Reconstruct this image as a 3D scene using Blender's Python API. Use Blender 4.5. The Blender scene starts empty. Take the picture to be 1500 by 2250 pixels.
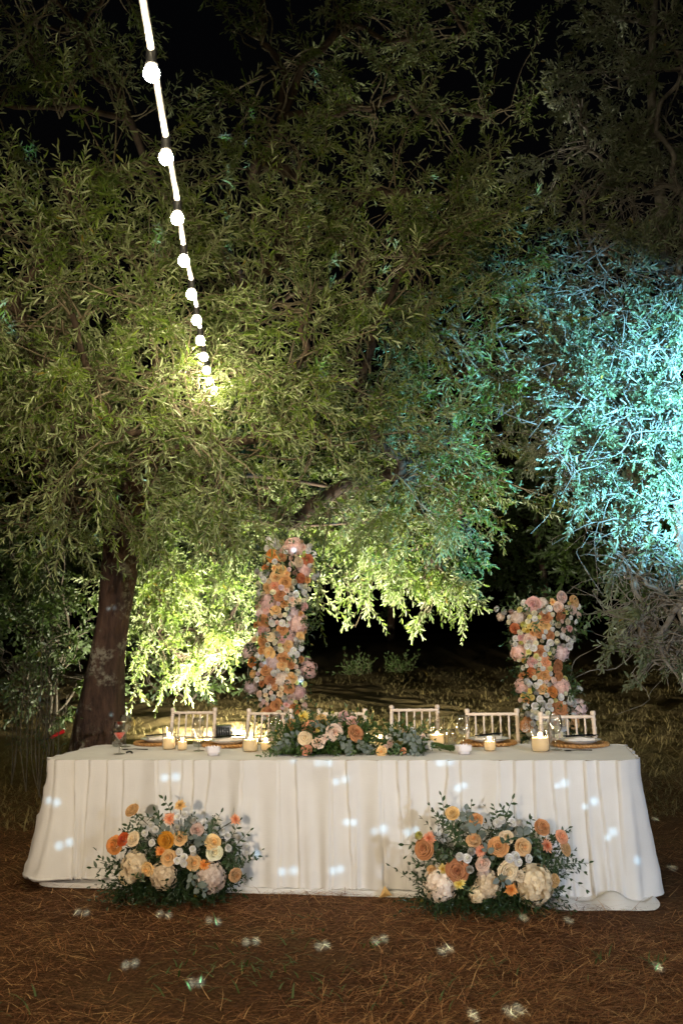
import bpy, math, random
import numpy as np
from mathutils import Vector, Matrix, Quaternion

random.seed(7)
RNG = np.random.default_rng(7)
SC = bpy.context.scene
COL = SC.collection
PI = math.pi

# ------------------------------------------------------------------ camera
F = 2187.0                      # focal length in photo pixels (35 mm lens, 36 mm tall sensor)
CAM = np.array([0.0, 0.0, 1.475])
PITCH = math.atan((1394 - 1125) / F)
ROLL = math.radians(-1.2)
_r = np.array([1.0, 0, 0]); _fw = np.array([0, math.cos(PITCH), math.sin(PITCH)])
_u = np.array([0, -math.sin(PITCH), math.cos(PITCH)])
RIGHT = math.cos(ROLL) * _r + math.sin(ROLL) * _u
UP = -math.sin(ROLL) * _r + math.cos(ROLL) * _u
cd = bpy.data.cameras.new('camera')
cam = bpy.data.objects.new('camera', cd); COL.objects.link(cam)
cam.matrix_world = Matrix(((RIGHT[0], UP[0], -_fw[0], CAM[0]), (RIGHT[1], UP[1], -_fw[1], CAM[1]),
                           (RIGHT[2], UP[2], -_fw[2], CAM[2]), (0, 0, 0, 1)))
cd.sensor_fit = 'VERTICAL'; cd.sensor_height = 36.0; cd.lens = 36.0 * F / 2250
cd.clip_start = 0.05; cd.clip_end = 600
cd.dof.use_dof = True; cd.dof.focus_distance = 6.0; cd.dof.aperture_fstop = 4.0
SC.camera = cam

def ray(px, py):
    return _fw + (px - 750) / F * RIGHT + (1125 - py) / F * UP
def at(px, py, d):              # point at distance d along the ground (world Y)
    v = ray(px, py); return CAM + v * (d / v[1])
def on_z(px, py, z=0.0):        # point at height z
    v = ray(px, py); return CAM + v * ((z - CAM[2]) / v[2])

# ------------------------------------------------------------------ world, lights, exposure
w = bpy.data.worlds.new('World'); SC.world = w; w.use_nodes = True
nt = w.node_tree
sky = nt.nodes.new('ShaderNodeTexSky'); sky.sky_type = 'NISHITA'; sky.sun_disc = False
sky.sun_elevation = math.radians(-3.0); sky.sun_rotation = math.radians(150)
nt.links.new(sky.outputs[0], nt.nodes['Background'].inputs[0])
nt.nodes['Background'].inputs[1].default_value = 0.02
SC.view_settings.view_transform = 'Standard'; SC.view_settings.look = 'None'
SC.view_settings.exposure = 0.0; SC.view_settings.gamma = 1.0
cy = SC.cycles
cy.use_denoising = True; cy.max_bounces = 6; cy.transparent_max_bounces = 24
cy.diffuse_bounces = 3; cy.glossy_bounces = 3; cy.transmission_bounces = 6
cy.caustics_reflective = False; cy.caustics_refractive = False
cy.sample_clamp_indirect = 4.0; cy.use_light_tree = True

def lamp(kind, name, loc, power, color, target=None, size=None, **kw):
    l = bpy.data.lights.new(name, kind); l.energy = power; l.color = color
    o = bpy.data.objects.new(name, l); COL.objects.link(o); o.location = loc
    if target is not None:
        o.rotation_euler = (Vector(target) - Vector(loc)).to_track_quat('-Z', 'Y').to_euler()
    if size is not None:
        if kind == 'AREA': l.size = size
        else: l.shadow_soft_size = size
    for k, v in kw.items(): setattr(l, k, v)
    return o

# faint moonlight
sun = lamp('SUN', 'moon', (0, 0, 30), 0.004, (0.75, 0.85, 1.0)); sun.data.angle = math.radians(0.5)
sun.rotation_euler = (math.radians(35), math.radians(20), 0)

# party lamps standing behind the photographer
lamp('SPOT', 'warm_party_lamp', (-2.4, -4.2, 2.3), 2600, (1.0, 0.79, 0.56), (-0.5, 9, 1.9), 0.05,
     spot_size=math.radians(46), spot_blend=1.0)
lamp('SPOT', 'cool_party_lamp', (4.6, -3.6, 2.5), 2250, (0.72, 0.83, 1.0), (0.9, 8, 0.9), 0.05,
     spot_size=math.radians(37), spot_blend=1.0)
BULB_STRENGTH = 660.0
FLOOD_W = 850.0
CYAN_W = 17000.0
CANDLE_W = 2.4
GOBO_SIGN = -1.0

# ------------------------------------------------------------------ helpers
class MB:
    """collects polygons for one mesh"""
    def __init__(s): s.v = []; s.f3 = []; s.f4 = []; s.n = 0
    def add(s, v, f):
        v = np.asarray(v, float).reshape(-1, 3); f = np.asarray(f, int)
        s.v.append(v); (s.f4 if f.shape[1] == 4 else s.f3).append(f + s.n); s.n += len(v)
    def mesh(s, name, mat=None, smooth=True):
        me = bpy.data.meshes.new(name)
        v = np.concatenate(s.v)
        f4 = np.concatenate(s.f4) if s.f4 else np.zeros((0, 4), int)
        f3 = np.concatenate(s.f3) if s.f3 else np.zeros((0, 3), int)
        me.vertices.add(len(v)); me.vertices.foreach_set('co', v.astype(np.float32).ravel())
        nl = f4.size + f3.size
        me.loops.add(nl); me.polygons.add(len(f4) + len(f3))
        me.loops.foreach_set('vertex_index', np.concatenate([f4.ravel(), f3.ravel()]).astype(np.int32))
        st = np.concatenate([np.arange(len(f4)) * 4, f4.size + np.arange(len(f3)) * 3])
        me.polygons.foreach_set('loop_start', st.astype(np.int32))
        me.polygons.foreach_set('use_smooth', np.full(len(f4) + len(f3), smooth))
        me.update(calc_edges=True); me.validate()
        if mat: me.materials.append(mat)
        return me
    def obj(s, name, mat, parent=None, smooth=True):
        return link(name, s.mesh(name, mat, smooth), parent)

def link(name, me, parent=None, loc=None, mat=None):
    o = bpy.data.objects.new(name, me); COL.objects.link(o)
    if parent is not None:
        o.parent = parent
        o.matrix_parent_inverse = parent_inv(parent)
    if loc is not None: o.location = loc
    if mat is not None:
        o.material_slots[0].link = 'OBJECT'; o.material_slots[0].material = mat
    return o
def parent_inv(p):
    m = Matrix.LocRotScale(p.location, p.rotation_euler, p.scale)
    if p.parent is not None: m = parent_inv(p.parent).inverted() @ p.matrix_parent_inverse @ m
    return m.inverted()
def thing(name, label, cat, loc=(0, 0, 0), group=None):
    o = bpy.data.objects.new(name, None); COL.objects.link(o); o.location = loc
    o.empty_display_size = 0.1
    return tag(o, label, cat, group)
def tag(o, label=None, cat=None, group=None, kind=None):
    for k, v in (('label', label), ('category', cat), ('group', group), ('kind', kind)):
        if v: o[k] = v
    return o

def grid_faces(nu, nv, wrap=False):
    """quads of a grid stored row by row: nv rows of nu points"""
    i = np.arange(nu if wrap else nu - 1); j = np.arange(nv - 1)
    I, J = np.meshgrid(i, j); I2 = (I + 1) % nu
    return np.stack([J * nu + I, J * nu + I2, (J + 1) * nu + I2, (J + 1) * nu + I], -1).reshape(-1, 4)
def frame(t):
    t = t / np.linalg.norm(t); a = np.array([0, 0, 1.0]) if abs(t[2]) < 0.9 else np.array([1.0, 0, 0])
    u = np.cross(t, a); u /= np.linalg.norm(u); return u, np.cross(t, u)
def tube(mb, pts, rad, n=8, caps=True, wob=0.0):
    pts = np.asarray(pts, float); m = len(pts)
    rad = np.full(m, rad) if np.isscalar(rad) else np.asarray(rad, float)
    tan = np.gradient(pts, axis=0); u0, _ = frame(tan[0])
    a = np.arange(n) / n * 2 * PI; V = []
    for i in range(m):
        t = tan[i] / (np.linalg.norm(tan[i]) + 1e-9)
        u0 = u0 - t * np.dot(u0, t); u0 /= np.linalg.norm(u0) + 1e-9; v0 = np.cross(t, u0)
        rr = rad[i] * (1 + wob * RNG.normal(size=n))
        V.append(pts[i] + (np.cos(a) * rr)[:, None] * u0 + (np.sin(a) * rr)[:, None] * v0)
    V = np.concatenate(V); mb.add(V, grid_faces(n, m, True))
    if caps:
        for k, idx in ((0, 0), (m - 1, (m - 1) * n)):
            mb.add(np.vstack([V[idx:idx + n], pts[k]]), [[(i + 1) % n, i, n] if k == 0 else [i, (i + 1) % n, n] for i in range(n)])
def bez(P, n=12):
    """smooth curve through the points (Catmull-Rom)"""
    P = np.asarray(P, float); Q = np.vstack([2 * P[0] - P[1], P, 2 * P[-1] - P[-2]]); out = []
    for i in range(1, len(Q) - 2):
        t = np.linspace(0, 1, n, endpoint=False)[:, None]
        a, b, c, d = Q[i - 1], Q[i], Q[i + 1], Q[i + 2]
        out.append(0.5 * (2 * b + (c - a) * t + (2 * a - 5 * b + 4 * c - d) * t**2 + (3 * b - a - 3 * c + d) * t**3))
    out.append(P[-1:]); return np.concatenate(out)
def lathe(mb, prof, n=24, center=(0, 0, 0)):
    prof = np.asarray(prof, float); a = np.arange(n) / n * 2 * PI
    V = np.concatenate([np.stack([np.cos(a) * r, np.sin(a) * r, np.full(n, z)], 1) for r, z in prof])
    mb.add(V + np.asarray(center), grid_faces(n, len(prof), True))
def box(mb, c, s, R=None):
    c = np.asarray(c, float); s = np.asarray(s, float) / 2
    v = np.array([[x, y, z] for x in (-1, 1) for y in (-1, 1) for z in (-1, 1)]) * s
    if R is not None: v = v @ np.asarray(R).T
    mb.add(v + c, [[0, 1, 3, 2], [4, 6, 7, 5], [0, 4, 5, 1], [2, 3, 7, 6], [0, 2, 6, 4], [1, 5, 7, 3]])
def rotz(a): c, s = math.cos(a), math.sin(a); return np.array([[c, -s, 0], [s, c, 0], [0, 0, 1.0]])
def vnoise(x, y, seed=0):
    """cheap smooth noise on arrays, about -1..1"""
    r = np.random.default_rng(seed); s = 0
    for k in range(7):
        a = r.uniform(0, 2 * PI); f = r.uniform(.6, 1.7); p = r.uniform(0, 6.28)
        s = s + np.sin((x * math.cos(a) + y * math.sin(a)) * f + p)
    return s / 3.2

# ------------------------------------------------------------------ materials
def newmat(name):
    m = bpy.data.materials.new(name); m.use_nodes = True
    n = m.node_tree.nodes; return m, m.node_tree, n['Principled BSDF'], n['Material Output']
def nd(t, typ, **kw):
    n = t.nodes.new(typ)
    for k, v in kw.items(): setattr(n, k, v)
    return n
def ramp(t, fac, stops):
    r = nd(t, 'ShaderNodeValToRGB'); e = r.color_ramp.elements
    while len(e) < len(stops): e.new(0.5)
    for i, (p, c) in enumerate(stops): e[i].position = p; e[i].color = (*c, 1)
    t.links.new(fac, r.inputs[0]); return r.outputs[0]
def noise(t, scale, detail=4, rough=.6, coord='Object', stretch=None):
    tc = nd(t, 'ShaderNodeTexCoord'); n = nd(t, 'ShaderNodeTexNoise')
    n.inputs['Scale'].default_value = scale; n.inputs['Detail'].default_value = detail; n.inputs['Roughness'].default_value = rough
    src = tc.outputs[coord]
    if stretch:
        mp = nd(t, 'ShaderNodeMapping'); mp.inputs['Scale'].default_value = stretch
        t.links.new(src, mp.inputs[0]); src = mp.outputs[0]
    t.links.new(src, n.inputs[0]); return n.outputs[0]
def bump(t, bs, h, strength=.3, dist=.01):
    b = nd(t, 'ShaderNodeBump'); b.inputs['Strength'].default_value = strength; b.inputs['Distance'].default_value = dist
    t.links.new(h, b.inputs['Height']); t.links.new(b.outputs[0], bs.inputs['Normal'])
def plain(name, c1, c2=None, rough=.6, scale=20, metal=0, bmp=0, stretch=None, coord='Object', bscale=None):
    m, t, b, o = newmat(name); c2 = c2 or tuple(x * .75 for x in c1)
    h = noise(t, scale, stretch=stretch, coord=coord)
    t.links.new(ramp(t, h, [(.3, c2), (.7, c1)]), b.inputs['Base Color'])
    b.inputs['Roughness'].default_value = rough; b.inputs['Metallic'].default_value = metal
    if bmp: bump(t, b, noise(t, bscale or scale * 2, 6, stretch=stretch, coord=coord), bmp)
    return m
def leafmat(name, top, top2, under, rough=.45, trans=.25):
    m, t, b, o = newmat(name)
    g = nd(t, 'ShaderNodeNewGeometry')
    c = ramp(t, g.outputs['Random Per Island'], [(0, top), (.75, top2), (.985, top2), (1, (.35, .24, .03))])
    mq = nd(t, 'ShaderNodeMix', data_type='RGBA', blend_type='MULTIPLY'); mq.inputs['Factor'].default_value = 1; t.links.new(c, mq.inputs['A'])
    t.links.new(ramp(t, noise(t, 1.6, 3), [(.35, (.62, .66, .70)), (.65, (1.12, 1.06, .9))]), mq.inputs['B']); c = mq.outputs['Result']
    mx = nd(t, 'ShaderNodeMix', data_type='RGBA')
    t.links.new(g.outputs['Backfacing'], mx.inputs['Factor'])
    t.links.new(c, mx.inputs['A']); mx.inputs['B'].default_value = (*under, 1)
    t.links.new(mx.outputs['Result'], b.inputs['Base Color'])
    b.inputs['Roughness'].default_value = rough
    tr = nd(t, 'ShaderNodeBsdfTranslucent'); t.links.new(c, tr.inputs[0])
    ms = nd(t, 'ShaderNodeMixShader'); ms.inputs[0].default_value = trans
    t.links.new(b.outputs[0], ms.inputs[1]); t.links.new(tr.outputs[0], ms.inputs[2]); t.links.new(ms.outputs[0], o.inputs[0])
    return m
def petal(name, inner, outer, trans=.25):
    """petals: colour from the heart of the flower (object origin) to the rim, slightly different for each bloom"""
    m, t, b, o = newmat(name)
    tc = nd(t, 'ShaderNodeTexCoord'); ln = nd(t, 'ShaderNodeVectorMath', operation='LENGTH')
    sep = nd(t, 'ShaderNodeSeparateXYZ'); t.links.new(tc.outputs['Object'], sep.inputs[0])
    cb = nd(t, 'ShaderNodeCombineXYZ'); t.links.new(sep.outputs[0], cb.inputs[0]); t.links.new(sep.outputs[1], cb.inputs[1])
    t.links.new(cb.outputs[0], ln.inputs[0])
    c = ramp(t, ln.outputs['Value'], [(.05, inner), (.45, outer)])
    oi = nd(t, 'ShaderNodeObjectInfo'); hs = nd(t, 'ShaderNodeHueSaturation')
    mr = nd(t, 'ShaderNodeMapRange'); mr.inputs[3].default_value = .75; mr.inputs[4].default_value = 1.12
    t.links.new(oi.outputs['Random'], mr.inputs[0]); t.links.new(mr.outputs[0], hs.inputs['Value'])
    m2 = nd(t, 'ShaderNodeMapRange'); m2.inputs[3].default_value = .488; m2.inputs[4].default_value = .510
    t.links.new(oi.outputs['Random'], m2.inputs[0]); t.links.new(m2.outputs[0], hs.inputs['Hue'])
    t.links.new(c, hs.inputs['Color'])
    gi = nd(t, 'ShaderNodeNewGeometry'); nz = gi.outputs['Random Per Island']; mx = nd(t, 'ShaderNodeMix', data_type='RGBA', blend_type='MULTIPLY'); mx.inputs['Factor'].default_value = 1.0
    t.links.new(hs.outputs[0], mx.inputs['A']); t.links.new(ramp(t, nz, [(0, (.78, .74, .70)), (.5, (1, 1, 1)), (1, (1.1, 1.1, 1.1))]), mx.inputs['B'])
    t.links.new(mx.outputs['Result'], b.inputs['Base Color']); b.inputs['Roughness'].default_value = .6
    b.inputs['Specular IOR Level'].default_value = .25
    tr = nd(t, 'ShaderNodeBsdfTranslucent'); t.links.new(mx.outputs['Result'], tr.inputs[0])
    ms = nd(t, 'ShaderNodeMixShader'); ms.inputs[0].default_value = trans
    t.links.new(b.outputs[0], ms.inputs[1]); t.links.new(tr.outputs[0], ms.inputs[2]); t.links.new(ms.outputs[0], o.inputs[0])
    return m
def thin_glass(name, tint=(1, 1, 1), rough=.02):
    """thin clear wall: passes light straight through, mirrors at grazing angles"""
    m, t, b, o = newmat(name); t.nodes.remove(b)
    tr = nd(t, 'ShaderNodeBsdfTransparent'); tr.inputs[0].default_value = (*tint, 1)
    gl = nd(t, 'ShaderNodeBsdfGlossy'); gl.inputs['Roughness'].default_value = rough
    fr = nd(t, 'ShaderNodeLayerWeight'); fr.inputs[0].default_value = .5
    pw = nd(t, 'ShaderNodeMath', operation='POWER'); pw.inputs[1].default_value = 2.4; t.links.new(fr.outputs['Facing'], pw.inputs[0])
    nz = noise(t, 18, 2); bp = nd(t, 'ShaderNodeBump'); bp.inputs['Strength'].default_value = .05; t.links.new(nz, bp.inputs['Height'])
    t.links.new(bp.outputs[0], gl.inputs['Normal'])
    mu = nd(t, 'ShaderNodeMath', operation='MULTIPLY_ADD'); mu.inputs[1].default_value = .85; mu.inputs[2].default_value = .18
    mu.use_clamp = True
    t.links.new(pw.outputs[0], mu.inputs[0])
    ms = nd(t, 'ShaderNodeMixShader'); t.links.new(mu.outputs[0], ms.inputs[0])
    t.links.new(tr.outputs[0], ms.inputs[1]); t.links.new(gl.outputs[0], ms.inputs[2]); t.links.new(ms.outputs[0], o.inputs[0])
    return m
def glow(name, color, strength):
    m, t, b, o = newmat(name); t.nodes.remove(b)
    e = nd(t, 'ShaderNodeEmission'); e.inputs[0].default_value = (*color, 1); e.inputs[1].default_value = strength
    t.links.new(e.outputs[0], o.inputs[0]); return m

M = {}
M['olive_leaf'] = leafmat('olive_leaf', (.085, .158, .020), (.185, .265, .046), (.28, .33, .15))
M['right_leaf'] = leafmat('evergreen_leaf', (.10, .14, .065), (.18, .215, .115), (.26, .29, .19))
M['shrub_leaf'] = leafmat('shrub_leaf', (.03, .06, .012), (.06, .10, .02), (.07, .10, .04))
M['twig'] = plain('twig', (.22, .19, .11), (.12, .09, .05), .8, 30)
M['dark_twig'] = plain('dark_twig', (.10, .085, .06), (.05, .04, .025), .85, 30)
def bark_mat():
    m, t, b, o = newmat('bark')
    n1 = noise(t, 9, 8, .7, stretch=(1, 1, .25)); n2 = noise(t, 3.2, 6, .65); n3 = noise(t, 16, 6, .7)
    base = ramp(t, n1, [(.35, (.028, .015, .009)), (.65, (.13, .070, .042))])
    lich = ramp(t, n2, [(.50, (0, 0, 0)), (.60, (1, 1, 1))]); l2 = ramp(t, n3, [(.46, (0, 0, 0)), (.56, (1, 1, 1))])
    mu = nd(t, 'ShaderNodeMath', operation='MULTIPLY'); t.links.new(lich, mu.inputs[0]); t.links.new(l2, mu.inputs[1])
    mx = nd(t, 'ShaderNodeMix', data_type='RGBA'); t.links.new(mu.outputs[0], mx.inputs['Factor'])
    t.links.new(base, mx.inputs['A']); mx.inputs['B'].default_value = (.30, .27, .19, 1)
    t.links.new(mx.outputs['Result'], b.inputs['Base Color']); b.inputs['Roughness'].default_value = .9
    bump(t, b, n1, 1.0, .05); return m
M['bark'] = bark_mat()
M['limb'] = plain('limb_bark', (.10, .065, .04), (.03, .02, .012), .9, 12, bmp=.6, stretch=(1, 1, .4))
M['pale_limb'] = plain('pale_limb_bark', (.26, .24, .20), (.12, .10, .08), .85, 14, bmp=.5)
def linen():
    m, t, b, o = newmat('white_linen')
    n1 = noise(t, 2.5, 3); n2 = noise(t, 260, 2, .5, stretch=(1, 1, .12)); n3 = noise(t, 260, 2, .5, stretch=(.12, .12, 1))
    t.links.new(ramp(t, n1, [(.3, (.62, .605, .58)), (.7, (.69, .68, .66))]), b.inputs['Base Color'])
    ad = nd(t, 'ShaderNodeMath', operation='ADD'); t.links.new(n2, ad.inputs[0]); t.links.new(n3, ad.inputs[1])
    b.inputs['Roughness'].default_value = .9; b.inputs['Specular IOR Level'].default_value = .15
    b.inputs['Sheen Weight'].default_value = .1
    bump(t, b, ad.outputs[0], .22, .003); return m
M['linen'] = linen()
def ground_mat():
    m, t, b, o = newmat('dry_ground')
    n1 = noise(t, 1.3, 6, .65); n2 = noise(t, 45, 8, .75)
    c1 = ramp(t, n2, [(.3, (.030, .014, .007)), (.5, (.085, .040, .017)), (.72, (.20, .105, .045))])
    c2 = ramp(t, n2, [(.3, (.06, .045, .018)), (.7, (.26, .19, .08))])
    f = ramp(t, n1, [(.45, (0, 0, 0)), (.7, (.6, .6, .6))])
    tc = nd(t, 'ShaderNodeTexCoord'); sp = nd(t, 'ShaderNodeSeparateXYZ'); t.links.new(tc.outputs['Object'], sp.inputs[0])
    mr = nd(t, 'ShaderNodeMapRange'); mr.inputs[1].default_value = 7.5; mr.inputs[2].default_value = 11
    t.links.new(sp.outputs[1], mr.inputs[0])
    ad = nd(t, 'ShaderNodeMath', operation='MULTIPLY'); t.links.new(f, ad.inputs[0]); ad.inputs[1].default_value = .5
    a2 = nd(t, 'ShaderNodeMath', operation='MAXIMUM'); t.links.new(ad.outputs[0], a2.inputs[0]); t.links.new(mr.outputs[0], a2.inputs[1])
    mx = nd(t, 'ShaderNodeMix', data_type='RGBA'); t.links.new(a2.outputs[0], mx.inputs['Factor'])
    t.links.new(c1, mx.inputs['A']); t.links.new(c2, mx.inputs['B'])
    t.links.new(mx.outputs['Result'], b.inputs['Base Color']); b.inputs['Roughness'].default_value = .95
    b.inputs['Specular IOR Level'].default_value = .1
    bump(t, b, n2, .8, .03); return m
M['ground'] = ground_mat()
def straw_mat():
    m, t, b, o = newmat('straw')
    g = nd(t, 'ShaderNodeNewGeometry')
    t.links.new(ramp(t, g.outputs['Random Per Island'], [(0, (.05, .019, .007)), (.45, (.17, .066, .024)), (.8, (.34, .15, .055)), (1, (.62, .38, .16))]), b.inputs['Base Color'])
    b.inputs['Roughness'].default_value = .75; b.inputs['Specular IOR Level'].default_value = .2; return m
M['straw'] = straw_mat()
M['grass'] = leafmat('grass_blade', (.13, .11, .035), (.34, .26, .10), (.28, .22, .09), .7, .3)
M['green_grass'] = leafmat('green_grass_blade', (.04, .09, .01), (.08, .14, .03), (.08, .12, .03), .6, .3)
# lit things
M['bulb'] = glow('bulb_glow', (1.0, .87, .60), BULB_STRENGTH)
M['flame'] = glow('candle_flame', (1.0, .68, .30), 24.0)
M['cable'] = plain('white_cable', (.78, .74, .68), (.7, .66, .6), .5, 10)
M['black'] = plain('black_plastic', (.02, .02, .02), (.012, .012, .012), .5, 30)
M['glass'] = thin_glass('clear_glass')
M['stemware'], _t, _b, _o = newmat('stemware_glass')
_b.inputs['Transmission Weight'].default_value = 1.0; _b.inputs['IOR'].default_value = 1.48; _b.inputs['Roughness'].default_value = .01
_t.links.new(ramp(_t, noise(_t, 6), [(.3, (.97, .98, .97)), (.7, (1, 1, 1))]), _b.inputs['Base Color'])
M['flood_glass'] = thin_glass('lamp_glass')
# ------------------------------------------------------------------ ground
def gz(x, y):
    x = np.asarray(x, float); y = np.asarray(y, float)
    t = np.clip(y - 8.0, 0, 24); rise = 0.048 * t * np.clip(t / 2.0, 0, 1) ** .5
    amp = np.clip((y - 7.5) / 3, 0.35, 1.6)
    return rise + amp * (.012 * vnoise(x * 3, y * 3, 1) + .008 * vnoise(x * 9, y * 9, 2)) + .004 * vnoise(x * 24, y * 24, 3)
def axis(lo, a, b, hi, fine, grow=1.25):
    c = list(np.arange(a, b, fine)); s = fine; v = a; left = []
    while v > lo: s *= grow; v -= s; left.append(v)
    s = fine; v = c[-1]
    while v < hi: s *= grow; v += s; c.append(v)
    return np.array(left[::-1] + c)
gx = axis(-150, -6, 6, 150, .05); gy = axis(-40, 3, 19, 260, .05)
X, Y = np.meshgrid(gx, gy)
mb = MB(); mb.add(np.stack([X, Y, gz(X, Y)], -1).reshape(-1, 3), grid_faces(len(gx), len(gy)))
tag(mb.obj('ground', M['ground']), 'dry brown ground with mown straw', None, kind='structure')

def blades(x, y, length, width, tilt, z0, mat, name, label, cat, curve=.3, up=False):
    n = len(x); az = RNG.uniform(0, 2 * PI, n) if up else RNG.normal(0, .9, n) + 1.2 * vnoise(x * 1.2, y * 1.2, 5)
    if not up: az = np.where(RNG.random(n) < .5, az, az + PI)
    el = tilt
    d = np.stack([np.cos(az) * np.cos(el), np.sin(az) * np.cos(el), np.sin(el)], 1)
    sd = np.stack([-np.sin(az), np.cos(az), np.zeros(n)], 1)
    dn = np.stack([np.cos(az), np.sin(az), -np.ones(n)], 1) if up else np.stack([RNG.normal(0, .5, n), RNG.normal(0, .5, n), -RNG.random(n) * .6], 1)
    o = np.stack([x, y, gz(x, y) + z0], 1); rows = []
    for t, wv in ((0, 1), (.5, .9), (1, .15)):
        c = o + d * (length * t)[:, None] + dn * (length * curve * t * t)[:, None]
        c[:, 2] = np.maximum(c[:, 2], o[:, 2] - z0 + .003)
        rows += [c - sd * (width * wv / 2)[:, None], c + sd * (width * wv / 2)[:, None]]
    V = np.stack(rows, 1).reshape(-1, 3); b = (np.arange(n) * 6)[:, None]
    m = MB(); m.add(V, np.concatenate([b + [0, 1, 3, 2], b + [2, 3, 5, 4]]))
    return tag(m.obj(name, mat, smooth=False), label, cat, kind='stuff')
n = 130000
y = 3.3 * (9.5 / 3.3) ** RNG.random(n); x = RNG.uniform(-1, 1, n) * (.36 * y + .55)
keep = RNG.random(n) < np.clip(.62 + .8 * vnoise(x * 2.2, y * 2.2, 8), .10, 1); x, y = x[keep], y[keep]; n = len(x)
blades(x, y, RNG.gamma(3, .022, n) + .02, RNG.uniform(.0012, .0032, n), RNG.normal(.10, .16, n), RNG.uniform(.002, .022, n) + .012 * (vnoise(x * 5, y * 5, 9) > .2),
       M['straw'], 'straw', 'brown mown straw littering the ground around the table', 'straw')
n = 45000
y = 8 * (22 / 8) ** RNG.random(n); x = RNG.uniform(-1, 1, n) * (.36 * y + .6)
keep = vnoise(x * 2.0, y * 2.0, 11) > -.5; x, y = x[keep], y[keep]; n = len(x)
blades(x, y, RNG.gamma(3, .022, n) + .02, RNG.uniform(.004, .008, n), RNG.uniform(.25, 1.2, n), np.zeros(n), M['grass'], 'dry_grass',
       'short dry grass behind the chairs', 'grass', .25, True)
# green tufts in the straw: screen spots of the photograph turned into ground points
tx, ty = [], []
for px, py, k, r in ((520, 2130, 60, .16), (560, 2140, 30, .1), (685, 2022, 8, .03), (1080, 2125, 14, .05), (1438, 2118, 10, .04), (815, 2085, 8, .03), (765, 2185, 30, .12),
                     (450, 2040, 18, .06), (390, 2150, 18, .08), (1000, 2180, 24, .12), (1340, 2130, 14, .1), (605, 1885, 30, .06), (40, 2220, 20, .1), (660, 2060, 14, .1), (168, 1900, 20, .06)):
    p = on_z(px, py); tx += list(p[0] + RNG.normal(0, r, k)); ty += list(p[1] + RNG.normal(0, r, k))
tx, ty = np.array(tx), np.array(ty); n = len(tx)
blades(tx, ty, RNG.uniform(.03, .09, n), RNG.uniform(.004, .010, n), RNG.uniform(.3, 1.2, n), np.full(n, .01), M['green_grass'], 'green_tuft',
       'small green grass tufts sprouting through the straw', 'grass', .3, True)
m = MB(); m.add([[0, 0, 0], [.075, .01, .012], [.035, .02, .062], [.03, -.012, .03]], [[0, 1, 3], [1, 2, 3], [2, 0, 3]])
o = m.obj('fallen_petal', plain('fallen_petal', (.75, .50, .20), (.6, .36, .12), .6), smooth=False); o.location = on_z(832, 1982) + np.array([0, 0, .02])
tag(o, 'single pale orange petal fallen on the straw between the flower mounds', 'petal')

# ------------------------------------------------------------------ foliage
def unit(v): return v / (np.linalg.norm(v, axis=-1, keepdims=True) + 1e-9)
def shoots(ml, mt, O, D, L, leaf=.07, n=8, wid=.21, droop=.12, a0=62, a1=22, r=.0022, bare=0.0):
    S = len(O); B = RNG.normal(0, .22, (S, 3)); B[:, 2] -= droop
    # twig
    ts = np.linspace(0, 1, 4); a = np.arange(3) / 3 * 2 * PI
    U = unit(np.cross(D, RNG.normal(size=(S, 3)))); V = np.cross(D, U); rows = []
    for t in ts:
        c = O + D * (L * t)[:, None] + B * (L * t * t)[:, None]
        for q in a: rows.append(c + (U * math.cos(q) + V * math.sin(q)) * r * (1.15 - .8 * t))
    f = np.concatenate([grid_faces(3, 4, True)]); b = (np.arange(S) * 12)[:, None, None]
    mt.add(np.stack(rows, 1).reshape(-1, 3), (f[None] + b).reshape(-1, 4))
    # leaves
    phi0 = RNG.uniform(0, 2 * PI, S)
    for j in range(n):
        t = .10 + .9 * j / (n - 1)
        c = O + D * (L * t)[:, None] + B * (L * t * t)[:, None]; T = unit(D + 2 * B * t)
        U = unit(np.cross(T, RNG.normal(size=(S, 3)))) if j == 0 else unit(U - T * (U * T).sum(1, keepdims=True)); V = np.cross(T, U)
        for sgn in (0, PI):
            ph = phi0 + j * 1.75 + sgn + RNG.normal(0, .25, S)
            side = U * np.cos(ph)[:, None] + V * np.sin(ph)[:, None]
            an = np.radians(a0 + (a1 - a0) * t) + RNG.normal(0, .2, S)
            d = unit(T * np.cos(an)[:, None] + side * np.sin(an)[:, None] + np.array([0, 0, -.12]))
            wd = unit(np.cross(d, T + RNG.normal(0, .35, (S, 3)))); nn = np.cross(wd, d)
            l = leaf * RNG.uniform(.6, 1.2, S) * (1.0 - .25 * abs(t - .5))
            k = RNG.random(S) >= bare; ww = wid * RNG.uniform(.8, 1.2, S) / 2
            P = lambda a_, b_, c_: c + d * (l * a_)[:, None] + wd * (l * ww * 2 * b_)[:, None] + nn * (l * c_)[:, None]
            VV = np.stack([P(0, 0, 0), P(.36, .48, .05), P(.76, .42, .03), P(1, 0, -.09), P(.76, -.42, .03), P(.36, -.48, .05)], 1)[k]
            m = len(VV); b = (np.arange(m) * 6)[:, None]
            ml.add(VV.reshape(-1, 3), np.concatenate([b + [0, 1, 2, 3], b + [0, 3, 4, 5]]))
def branches(mt, A, Bp, r0, r1, k=6, n=5, wob=.10):
    for a, b in zip(A, Bp):
        L = np.linalg.norm(b - a); pts = np.linspace(0, 1, k)[:, None] * (b - a) + a
        pts[1:-1] += RNG.normal(0, wob * L * .5, (k - 2, 3)) * np.array([1, 1, .7]); pts[1:-1, 2] += .06 * L
        pts = bez(pts, 3) if k > 3 else pts
        tube(mt, pts, np.linspace(r0, r1, len(pts)), n, caps=False)
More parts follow.
